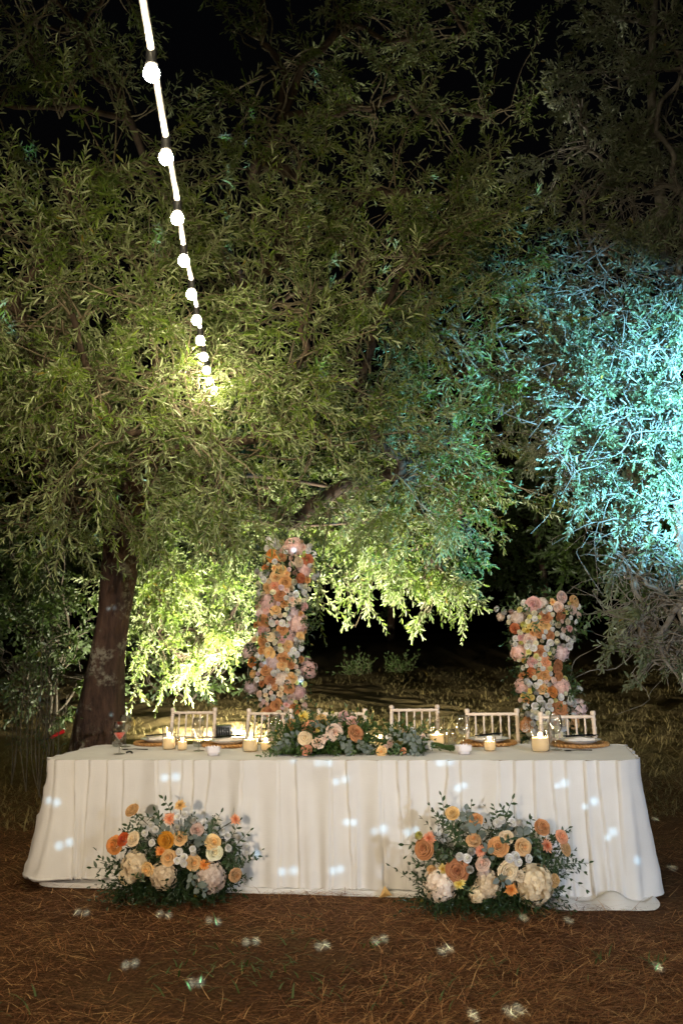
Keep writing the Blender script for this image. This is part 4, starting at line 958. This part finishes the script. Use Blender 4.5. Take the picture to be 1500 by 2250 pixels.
FLR = [('r', 'tan', 410, 190, 38), ('r', 'caramel', 585, 238, 46), ('r', 'caramel', 1065, 292, 54), ('r', 'coral', 1210, 362, 40), ('d', 'coral', 240, 375, 46), ('r', 'caramel', 208, 450, 58), ('s', 'lemon', 165, 355, 34), ('r', 'peach', 567, 388, 50), ('r', 'caramel', 745, 437, 54), ('r', 'beige', 805, 368, 44), ('r', 'peach', 927, 436, 46),
       ('d', 'coral', 1103, 428, 48), ('r', 'tan', 1237, 446, 40), ('d', 'coral', 615, 464, 40), ('r', 'blush', 635, 560, 50), ('r', 'caramel', 447, 610, 60), ('r', 'beige', 815, 615, 58), ('d', 'yellow', 343, 600, 36), ('d', 'yellow', 462, 702, 42), ('d', 'orange', 840, 750, 44), ('r', 'tan', 1157, 682, 44), ('r', 'tan', 258, 606, 30),
       ('h', 'blushhyd', 320, 710, 104), ('h', 'creamhyd', 672, 712, 82), ('h', 'creamhyd', 592, 780, 54), ('h', 'creamhyd', 1005, 702, 122), ('r', 'creamhyd', 905, 650, 36), ('h', 'blushhyd', 640, 640, 44)] + \
      [('s', 'white', x, y, 33) for x, y in ((740, 262), (770, 240), (850, 258), (893, 258), (550, 472), (465, 508), (518, 520), (538, 602), (828, 520), (870, 505), (892, 548), (968, 522))]
SPR = [('ruscus', [(480, 330, 0), (370, 230, 0), (330, 60, 0)], 13, .05), ('ruscus', [(480, 370, 0), (360, 280, 0), (280, 180, 0)], 13, .046), ('ruscus', [(500, 420, .01), (400, 340, 0), (340, 220, 0)], 12, .046), ('ruscus', [(340, 500, .02), (200, 430, 0), (60, 420, 0)], 8, .055), ('ruscus', [(360, 540, .03), (240, 540, .01), (110, 560, 0)], 9, .052),
       ('ruscus', [(800, 330, 0), (800, 220, 0), (850, 90, 0)], 11, .052), ('ruscus', [(780, 330, 0), (740, 240, 0), (715, 140, 0)], 10, .046), ('ruscus', [(830, 320, 0), (790, 210, 0), (770, 150, 0)], 9, .048), ('ruscus', [(990, 430, .01), (1000, 330, 0), (980, 240, 0)], 8, .05), ('ruscus', [(1050, 450, .02), (1150, 370, 0), (1260, 300, 0)], 11, .046), ('ruscus', [(1060, 560, .03), (1220, 500, .01), (1330, 540, 0)], 12, .046), ('ruscus', [(1080, 590, .03), (1250, 560, 0), (1410, 555, 0)], 13, .044),
       ('ruscus', [(1040, 600, .03), (1150, 600, .02), (1230, 590, 0)], 9, .05), ('ruscus', [(450, 380, .01), (470, 270, 0), (490, 200, 0)], 10, .05), ('ruscus', [(560, 440, .03), (480, 420, .03), (420, 380, .02)], 10, .044), ('ruscus', [(430, 520, .04), (350, 480, .03), (300, 460, .01)], 10, .044), ('ruscus', [(700, 600, .02), (730, 520, .05), (720, 460, .04)], 7, .042), ('ruscus', [(780, 420, .05), (800, 390, .06), (850, 370, .06)], 7, .042), ('ruscus', [(1000, 500, .03), (1060, 480, .03), (1000, 400, .01)], 9, .044), ('ruscus', [(540, 250, 0), (545, 160, 0), (550, 110, 0)], 5, .042), ('ruscus', [(480, 720, .1), (520, 760, .1), (580, 740, .1)], 6, .04), ('ruscus', [(1040, 530, .03), (1120, 520, .02), (1290, 500, 0)], 11, .042),
       ('euc', [(540, 330, 0), (520, 250, .02), (510, 170, .02)], 8, .062), ('euc', [(600, 400, 0), (590, 330, .04), (560, 250, .05)], 9, .066), ('euc', [(640, 440, .01), (620, 380, .05), (600, 300, .05)], 8, .06), ('euc', [(800, 350, 0), (800, 310, .02), (780, 280, .02)], 6, .075), ('euc', [(920, 400, 0), (930, 340, .02), (920, 280, .02)], 8, .062), ('euc', [(430, 330, 0), (330, 280, .01), (290, 250, .01)], 7, .06), ('euc', [(700, 560, .02), (680, 500, .05), (660, 450, .05)], 6, .05), ('euc', [(740, 640, .03), (760, 680, .07), (790, 690, .07)], 5, .055), ('euc', [(570, 520, .03), (580, 560, .06), (560, 590, .05)], 5, .05)]
FCR = [(x, y) for y in (750, 785, 815) for x in range(250, 1110, 70)] + [(x, y) for y in (430, 510, 590, 670) for x in range(350, 1130, 95)]
mound('larger mound with three big pale hydrangeas and an orange gerbera low down', 870, 1730, 3.3333, 5.45, 1075, 1993, FLR, SPR, FCR, 170)

# ------------------------------------------------------------------ flower columns
def column(label, ax, d, halfw, flowers, sprigs, nfill, cols, ybot):
    global FLOOR
    b = gpt(ax[0][1], d); FLOOR = 0.02
    t = thing('flower_column', label, 'flower column', b, 'flower columns of the broken arch')
    ys = np.array([a[0] for a in ax], float); xs = np.array([a[1] for a in ax], float); hw = np.array([a[2] for a in ax], float)
    cxf = lambda y: np.interp(y, ys, xs); hwf = lambda y: np.interp(y, ys, hw)
    core = bez([np.array(at(x, y, d)) for y, x, _ in ax], 6); core = np.vstack([core, [core[-1][0], core[-1][1], .03]])
    m = MB(); tube(m, core, .055, 10); m.obj('post', M['stem'], t)
    m = MB(); box(m, b + [0, 0, .02], (.45, .35, .02)); m.obj('base_plate', M['black'], t)
    occ = []
    def put(k, col, px, py, r):
        nx = np.clip((px - cxf(py)) / hwf(py), -1, 1); dd = d - .20 * math.sqrt(max(0, 1 - nx * nx)) - {'r': .03, 'd': .03, 's': .05, 'h': 0}[k]
        p = at(px, py, dd); size = r * 1.2 / F * dd
        if k == 'h': p = p + (p - CAM) / np.linalg.norm(p - CAM) * size * .35
        flower(k, col, p, size, unit(np.array([nx * 1.0, -1.0, .15]) + RNG.normal(0, .22, 3)), t); occ.append((px, py, r))
    for f in flowers: put(*f)
    tries = 0; nn = 0
    while nn < nfill and tries < 6000:
        tries += 1; py = random.uniform(ys[0], ybot); px = cxf(py) + hwf(py) * random.uniform(-1, 1) * .95; kk, r = random.choice((('s', 6), ('s', 7), ('s', 8), ('s', 9), ('r', 11), ('r', 12), ('h', 13), ('d', 9)))
        if all((px - a) ** 2 + (py - c) ** 2 > ((r + q) * .70) ** 2 for a, c, q in occ): put(kk, random.choice(cols) if kk == 's' else random.choice(['pinkhyd', 'blushhyd', 'mauvehyd', 'creamhyd']) if kk == 'h' else random.choice(['caramel', 'peach', 'blush', 'tan', 'pink', 'beige', 'caramel']), px, py, r); nn += 1
    while tries < 9000:      # below the table line: larger blooms down to the grass
        tries += 60; py = random.uniform(ybot, 1700); px = cxf(py) + hwf(py) * random.uniform(-1, 1) * .9; put(random.choice('rhs'), random.choice(cols), px, py, 13)
    for _ in range(22):
        y0 = random.uniform(ys[0] + 10, ybot); x0 = cxf(y0) + random.uniform(-.8, .8) * hwf(y0); a0 = random.uniform(0, 6.28); l0 = random.uniform(12, 24)
        sprig('bright', [at(x0, y0, d - .16), at(x0 + l0 * .5 * math.cos(a0), y0 + l0 * .5 * math.sin(a0), d - .24), at(x0 + l0 * math.cos(a0), y0 + l0 * math.sin(a0), d - .25)], 6, .045, t)
    for kind, pts, n, l in sprigs: sprig(kind, [at(x, y, d - .12 - lf) for x, y, lf in pts], n, l, t)
    cs = [at(cxf(y) + u * hwf(y) * .62, y, d - .05) for y in np.arange(ys[0] + 10, 1700, 22) for u in (-1, -.3, .4, 1)]
    filler(t, cs, .10, 9, .04, .36, M['ruscus'])
LC = [(1190, 636, 52), (1240, 634, 62), (1290, 622, 62), (1340, 618, 56), (1400, 614, 58), (1450, 610, 58), (1500, 612, 62), (1560, 622, 52), (1610, 630, 50), (1720, 630, 50)]
c_ = 'caramel'
FL1 = [('h', 'pinkhyd', 645, 1202, 21), ('h', 'pinkhyd', 667, 1253, 17), ('h', 'pinkhyd', 590, 1322, 22), ('h', 'pinkhyd', 652, 1370, 22), ('h', 'pinkhyd', 632, 1399, 18), ('h', 'mauvehyd', 551, 1430, 18), ('h', 'mauvehyd', 600, 1455, 18), ('h', 'blushhyd', 617, 1491, 18), ('h', 'pinkhyd', 673, 1470, 21), ('h', 'mauvehyd', 553, 1508, 17), ('h', 'pinkhyd', 655, 1522, 16), ('h', 'mauvehyd', 578, 1352, 16),
       ('r', 'orange', 597, 1220, 14), ('r', 'rust', 676, 1230, 11), ('r', 'rust', 660, 1271, 12), ('r', c_, 628, 1280, 13), ('r', 'peach', 606, 1268, 11), ('r', c_, 616, 1308, 12), ('r', c_, 625, 1326, 11), ('r', 'peach', 605, 1342, 11), ('r', c_, 580, 1366, 14), ('r', c_, 620, 1383, 12), ('r', c_, 578, 1408, 13), ('r', 'peach', 592, 1434, 11), ('r', c_, 624, 1446, 13), ('r', 'peach', 620, 1462, 11),
       ('r', 'orange', 554, 1455, 11), ('r', c_, 585, 1472, 13), ('r', c_, 593, 1495, 12), ('r', 'peach', 641, 1489, 11), ('r', c_, 635, 1512, 12), ('r', 'peach', 556, 1480, 9), ('r', c_, 608, 1550, 13), ('r', 'rust', 647, 1559, 14), ('r', 'pink', 618, 1407, 9), ('r', 'peach', 660, 1398, 9), ('r', 'coral', 604, 1288, 11), ('r', 'blush', 637, 1535, 11), ('r', 'rust', 583, 1248, 9), ('r', 'pink', 585, 1341, 9)] + \
      [('s', 'white', x, y, 9) for x, y in ((590, 1187), (606, 1190), (597, 1198), (587, 1205), (611, 1200), (680, 1200), (677, 1210), (565, 1256), (575, 1264), (586, 1258), (580, 1274), (660, 1288), (650, 1305), (668, 1302), (598, 1369), (620, 1369), (650, 1419), (661, 1424), (645, 1430), (652, 1438), (575, 1445), (566, 1440), (600, 1533), (625, 1535), (690, 1270), (695, 1262), (660, 1492))]
SP1 = [('bright', [(670, 1235, .05), (720, 1232, 0), (790, 1262, 0)], 13, .07), ('bright', [(675, 1245, .05), (720, 1255, 0), (760, 1275, 0)], 11, .065), ('bright', [(670, 1225, .05), (730, 1215, 0), (780, 1235, 0)], 12, .065), ('bright', [(660, 1330, .05), (680, 1330, 0), (692, 1322, 0)], 9, .05), ('ruscus', [(600, 1240, 0), (560, 1230, 0), (520, 1250, 0)], 11, .06), ('ruscus', [(600, 1225, 0), (565, 1205, 0), (540, 1210, 0)], 9, .055), ('ruscus', [(580, 1500, .05), (550, 1490, 0), (520, 1500, 0)], 7, .05), ('ruscus', [(610, 1210, 0), (630, 1180, 0), (615, 1165, 0)], 6, .05), ('ruscus', [(600, 1320, .05), (560, 1320, 0), (545, 1310, 0)], 6, .05), ('bright', [(670, 1220, .05), (700, 1200, 0), (720, 1190, 0)], 9, .055)]
column('taller column of pink, caramel and white flowers left of the arch gap', LC, 8.5, 62, FL1, SP1, 150, ['cream', 'white', 'blush', 'lemon', 'cream', 'white', 'mauve', 'beige'], 1580)
RC = [(1320, 1208, 66), (1350, 1192, 82), (1390, 1190, 74), (1430, 1186, 64), (1465, 1190, 44), (1500, 1192, 54), (1550, 1205, 66), (1610, 1210, 62), (1720, 1205, 56)]
FL2 = [('h', 'blushhyd', 1137, 1358, 17), ('h', 'pinkhyd', 1140, 1432, 19), ('h', 'mauvehyd', 1230, 1434, 18), ('h', 'pinkhyd', 1149, 1507, 18), ('h', 'pinkhyd', 1230, 1508, 19), ('h', 'mauvehyd', 1268, 1556, 19), ('h', 'blushhyd', 1100, 1355, 9),
       ('r', 'pink', 1170, 1328, 15), ('r', 'blush', 1233, 1313, 14), ('r', 'blush', 1226, 1334, 13), ('r', 'blush', 1256, 1338, 11), ('r', c_, 1198, 1356, 14), ('r', c_, 1231, 1352, 13), ('r', 'rust', 1130, 1381, 12), ('r', c_, 1184, 1391, 11), ('r', 'tan', 1199, 1374, 10), ('r', 'pink', 1145, 1401, 9), ('r', 'blush', 1163, 1405, 12), ('r', 'coral', 1198, 1455, 13), ('r', c_, 1224, 1464, 15), ('r', 'pink', 1170, 1454, 10), ('r', 'rust', 1167, 1477, 12), ('r', c_, 1194, 1484, 13), ('r', c_, 1226, 1485, 12), ('r', 'peach', 1178, 1476, 9),
       ('r', 'orange', 1213, 1520, 12), ('r', c_, 1228, 1558, 15), ('r', c_, 1156, 1592, 13), ('r', 'peach', 1240, 1590, 14)] + \
      [('s', 'white', x, y, 9) for x, y in ((1091, 1338), (1107, 1345), (1206, 1337), (1196, 1343), (1162, 1412), (1158, 1420), (1172, 1424), (1208, 1413), (1200, 1425), (1235, 1398), (1245, 1404), (1253, 1410), (1260, 1404), (1250, 1420), (1163, 1503), (1157, 1497), (1185, 1536), (1192, 1545), (1175, 1552), (1252, 1530), (1250, 1541), (1260, 1545), (1232, 1532), (1155, 1552), (1213, 1368), (1272, 1515))] + \
      [('s', 'yellow', x, y, 7) for x, y in ((1162, 1376), (1158, 1386), (1151, 1384), (1168, 1533), (1164, 1518), (1150, 1452), (1148, 1529))]
SP2 = [('bright', [(1215, 1340, .05), (1212, 1312, 0), (1200, 1294, 0)], 10, .062), ('bright', [(1230, 1370, .05), (1280, 1365, 0), (1325, 1357, 0)], 14, .07), ('bright', [(1235, 1375, .05), (1265, 1380, 0), (1290, 1386, 0)], 11, .07), ('bright', [(1160, 1345, .05), (1130, 1330, 0), (1095, 1336, 0)], 11, .062), ('bright', [(1165, 1340, .05), (1145, 1322, 0), (1124, 1312, 0)], 9, .062), ('bright', [(1240, 1520, .05), (1255, 1505, 0), (1272, 1498, 0)], 9, .05), ('bright', [(1240, 1360, .05), (1265, 1345, 0), (1275, 1335, 0)], 9, .055), ('bright', [(1160, 1465, .05), (1145, 1465, 0), (1138, 1475, 0)], 6, .045), ('bright', [(1225, 1310, .05), (1205, 1300, 0), (1180, 1298, 0)], 7, .045)]
column('shorter flower column behind the chair at the bare table end', RC, 8.0, 62, FL2, SP2, 120, ['white', 'cream', 'white', 'lemon', 'blush', 'white', 'cream'], 1590)

# ------------------------------------------------------------------ flowers lying on the table
def on_table(label, name, dref, flowers, sprigs, fillc, cols=None, nleaf=22):
    global FLOOR
    FLOOR = TZ + .004
    b = T_(*dref); t = thing(name, label, 'flowers', b)
    dB = b[1]
    for k, col, px, py, r, dz in flowers:
        p = at(px, py, dB - .02 + dz); size = r * 1.22 / F * p[1]; p[2] = max(p[2], TZ + size * .7)
        flower(k, col, p, size, unit(np.array([(px - dref[0]) / 160, -1.0, .35]) + RNG.normal(0, .2, 3)), t)
    for q_, (kind, pts, n, l) in enumerate(sprigs):
        if kind == 'euc' and q_ % 3 == 2: continue
        l *= .85
        sprig(kind, [at(x, y, dB - .06 - lf) for x, y, lf in pts], n, l, t)
    if fillc: filler(t, [at(x, y, dB + .03) for x, y in fillc], .055, nleaf, .034, .36, M['bright_leaf'])
    return t
RF = [('d', 'yellow', 666, 1577, 16, .08), ('r', 'coral', 680, 1600, 15, .0), ('r', 'tan', 708, 1586, 14, .08), ('r', 'blush', 700, 1631, 13, -.08), ('r', 'beige', 670, 1622, 12, -.06), ('r', 'blush', 734, 1609, 15, -.04), ('s', 'blush', 713, 1622, 10, -.07), ('r', 'coral', 673, 1648, 10, -.10), ('r', 'pink', 758, 1579, 14, .08), ('r', 'caramel', 781, 1611, 17, -.04),
      ('d', 'yellow', 697, 1603, 7, -.02), ('s', 'lemon', 765, 1618, 5, -.06), ('s', 'peach', 640, 1605, 10, .06), ('r', 'pink', 773, 1588, 11, .04), ('s', 'lemon', 731, 1566, 5, .08), ('r', 'peach', 640, 1590, 9, .1), ('s', 'blush', 750, 1590, 8, .02)]
RS = [('euc', [(660, 1630, 0), (620, 1630, .02), (605, 1668, .05)], 11, .055), ('euc', [(665, 1620, 0), (640, 1615, .02), (615, 1640, .04)], 10, .052), ('euc', [(700, 1640, .03), (708, 1655, .06), (708, 1676, .08)], 8, .05), ('euc', [(760, 1630, .03), (765, 1640, .06), (768, 1660, .08)], 9, .05), ('euc', [(780, 1630, .02), (800, 1640, .04), (825, 1650, .04)], 11, .052), ('euc', [(780, 1620, .02), (800, 1615, .02), (815, 1630, .03)], 9, .05), ('euc', [(740, 1625, .03), (755, 1630, .06), (760, 1645, .07)], 7, .05), ('euc', [(690, 1600, 0), (700, 1590, .03), (705, 1600, .05)], 6, .05), ('euc', [(660, 1600, .0), (650, 1600, .03), (648, 1615, .05)], 6, .05), ('euc', [(790, 1640, .04), (815, 1650, .05), (800, 1662, .06)], 8, .048),
      ('bright', [(640, 1640, .03), (600, 1655, .04), (552, 1678, .05)], 15, .045), ('bright', [(650, 1640, .03), (610, 1650, .04), (570, 1660, .04)], 13, .042), ('ruscus', [(660, 1600, .02), (650, 1590, .02), (636, 1586, .02)], 7, .045), ('ruscus', [(720, 1610, .02), (725, 1590, .03), (722, 1578, .03)], 7, .045), ('ruscus', [(740, 1590, .02), (745, 1580, .03), (760, 1575, .03)], 7, .04), ('bright', [(770, 1640, .05), (775, 1655, .07), (782, 1675, .08)], 9, .035), ('ruscus', [(680, 1610, .04), (684, 1600, .06), (682, 1590, .06)], 5, .04), ('bright', [(680, 1640, .06), (660, 1650, .08), (650, 1665, .08)], 9, .036), ('bright', [(735, 1640, .06), (740, 1655, .08), (735, 1666, .08)], 8, .036)]
on_table('low runner of roses, yellow dahlia and eucalyptus on the table front edge', 'table_flowers', (695, 1656), RF, RS, [(x, y) for y in (1612, 1632, 1648, 1656) for x in range(635, 800, 14)])
BF = [('s', 'white', 905, 1604, 7, .04), ('s', 'blush', 893, 1610, 8, .05), ('s', 'lemon', 913, 1615, 8, .03), ('s', 'blush', 928, 1618, 8, .03), ('s', 'white', 855, 1620, 8, 0), ('s', 'blush', 846, 1643, 8, -.03), ('r', 'blush', 858, 1634, 9, -.02), ('s', 'lemon', 877, 1632, 9, -.03), ('s', 'coral', 885, 1650, 8, -.06), ('r', 'peach', 838, 1654, 9, -.05), ('s', 'beige', 882, 1606, 8, .06)]
BS = [('euc', [(920, 1640, 0), (890, 1620, .04), (865, 1606, .03)], 10, .05), ('euc', [(930, 1640, .03), (905, 1630, .06), (885, 1625, .06)], 9, .055), ('euc', [(930, 1650, .04), (905, 1645, .07), (890, 1640, .07)], 8, .055), ('euc', [(935, 1650, .05), (915, 1652, .08), (900, 1656, .08)], 7, .05), ('euc', [(925, 1630, .02), (910, 1620, .05), (905, 1608, .04)], 7, .05), ('bright', [(900, 1650, .03), (875, 1652, .05), (850, 1655, .05)], 9, .04), ('bright', [(900, 1630, .03), (875, 1640, .05), (860, 1650, .05)], 9, .04)]
bq = on_table('lying bridal bouquet of small roses and eucalyptus with green stems', 'bouquet', (905, 1655), BF, BS, [(x, y) for y in (1625, 1640, 1650) for x in range(858, 925, 14)], nleaf=12)
p0 = T_(938, 1650) + np.array([0, 0, .035]); m = MB(); ax_ = unit(T_(975, 1652) - T_(938, 1650))
tube(m, np.array([p0 - ax_ * .035, p0, p0 + ax_ * .035]), [.030, .027, .031], 16); m.obj('ribbon', M['napkin'], bq)
for k in range(16):
    off = RNG.normal(0, .010, 3); end = p0 + ax_ * random.uniform(.15, .2) + np.array([0, random.uniform(-.07, .06), random.uniform(-.028, .006)]); end[2] = max(end[2], TZ + .006)
    m = MB(); tube(m, bez([p0 + off * .8, p0 + ax_ * .07 + off, end], 5), .0036, 6); m.obj('cut_stem', M['bright_leaf'], bq)

# ------------------------------------------------------------------ mirror-ball projector behind the photographer
G0 = np.array([.6, -5.0, 3.0])
spots = []
def onfront(px, py):
    v = ray(px, py); o = TF - Nn * .08; t = np.dot(o - CAM, -Nn) / np.dot(v, -Nn); return CAM + v * t
for px, py, s_ in ((105, 1757, 1), (124, 1762, 1.1), (361, 1707, 1), (386, 1705, 1.1), (130, 1858, 1.1), (152, 1850, 1.1), (563, 1876, .9), (620, 1915, 1), (645, 1912, 1.1), (732, 1913, 1), (749, 1909, 1), (739, 1716, .9), (760, 1710, 1), (762, 1805, .9), (778, 1806, .9),
                   (822, 1826, .9), (843, 1820, 1.1), (897, 1828, 1), (915, 1822, .8), (968, 1674, .9), (989, 1670, 1.1), (1008, 1730, .9), (1022, 1724, .8), (1227, 1725, .7), (1244, 1718, 1), (1288, 1771, .7), (1308, 1759, 1), (1336, 1840, .7), (1348, 1827, 1), (1402, 1890, 1), (700, 1674, 1), (722, 1672, 1.2), (645, 1668, .9), (460, 1838, .8)):
    spots.append((onfront(px, py), s_ * .016, .5))
for px, py in ((172, 2004), (190, 2006), (352, 2008), (371, 2011), (460, 2022), (479, 2026), (541, 2070), (562, 2068), (700, 2080), (716, 2076), (824, 2068), (842, 2062), (968, 2090), (982, 2084), (277, 2120), (297, 2116), (421, 2160), (440, 2158), (1145, 2017), (1247, 2022), (1036, 2230), (1115, 2222), (1135, 2216), (1440, 2125), (1436, 1800), (1472, 1908)):
    spots.append((on_z(px, py), .012, 9.0))
for px, py, d in ((238, 1337, TD - .2), (252, 1335, TD - .2), (165, 1560, TD - .2), (245, 1570, TD - .2), (110, 1565, 11), (1020, 1512, 12.5), (1008, 1532, 12.3), (570, 1535, 12.5), (80, 385, 9), (170, 285, 9.4), (235, 330, 9.4), (495, 380, 9.6), (690, 440, 8.8), (700, 110, 9), (575, 60, 9), (545, 290, 9.2), (1160, 460, 9.6),
                   (355, 610, 8.4), (500, 500, 9), (735, 605, 8.6), (840, 620, 8.8), (70, 470, 8.7), (860, 1150, 11), (45, 790, 8.5), (700, 850, 8.6), (645, 1210, 8.3), (650, 1292, 8.3), (660, 1500, 8.3), (330, 1110, 9), (265, 1105, 8.9), (220, 1210, 10.5), (1340, 1090, 9), (950, 430, 9.2)):
    spots.append((at(px, py, d), .016 if py > 1000 else .035, 2.5))
gl = lamp('POINT', 'mirror_ball_projector', G0, 9000, (.38, .72, 1.0), None, .004)
gl.data.use_nodes = True; t = gl.data.node_tree; em = t.nodes['Emission']
ge = nd(t, 'ShaderNodeNewGeometry'); last = None
for p, rad, pw in spots:
    v = unit(G0 - np.asarray(p)); dist = np.linalg.norm(G0 - p)
    sb = nd(t, 'ShaderNodeVectorMath', operation='DISTANCE'); t.links.new(ge.outputs['Incoming'], sb.inputs[0]); sb.inputs[1].default_value = v * GOBO_SIGN
    mr = nd(t, 'ShaderNodeMapRange', interpolation_type='SMOOTHSTEP'); mr.inputs[1].default_value = 2.4 * rad / dist; mr.inputs[2].default_value = .1 * rad / dist; mr.inputs[3].default_value = 0; mr.inputs[4].default_value = pw
    t.links.new(sb.outputs['Value'], mr.inputs[0])
    if last is None: last = mr.outputs[0]
    else:
        ad = nd(t, 'ShaderNodeMath', operation='ADD'); t.links.new(last, ad.inputs[0]); t.links.new(mr.outputs[0], ad.inputs[1]); last = ad.outputs[0]
t.links.new(last, em.inputs['Strength'])
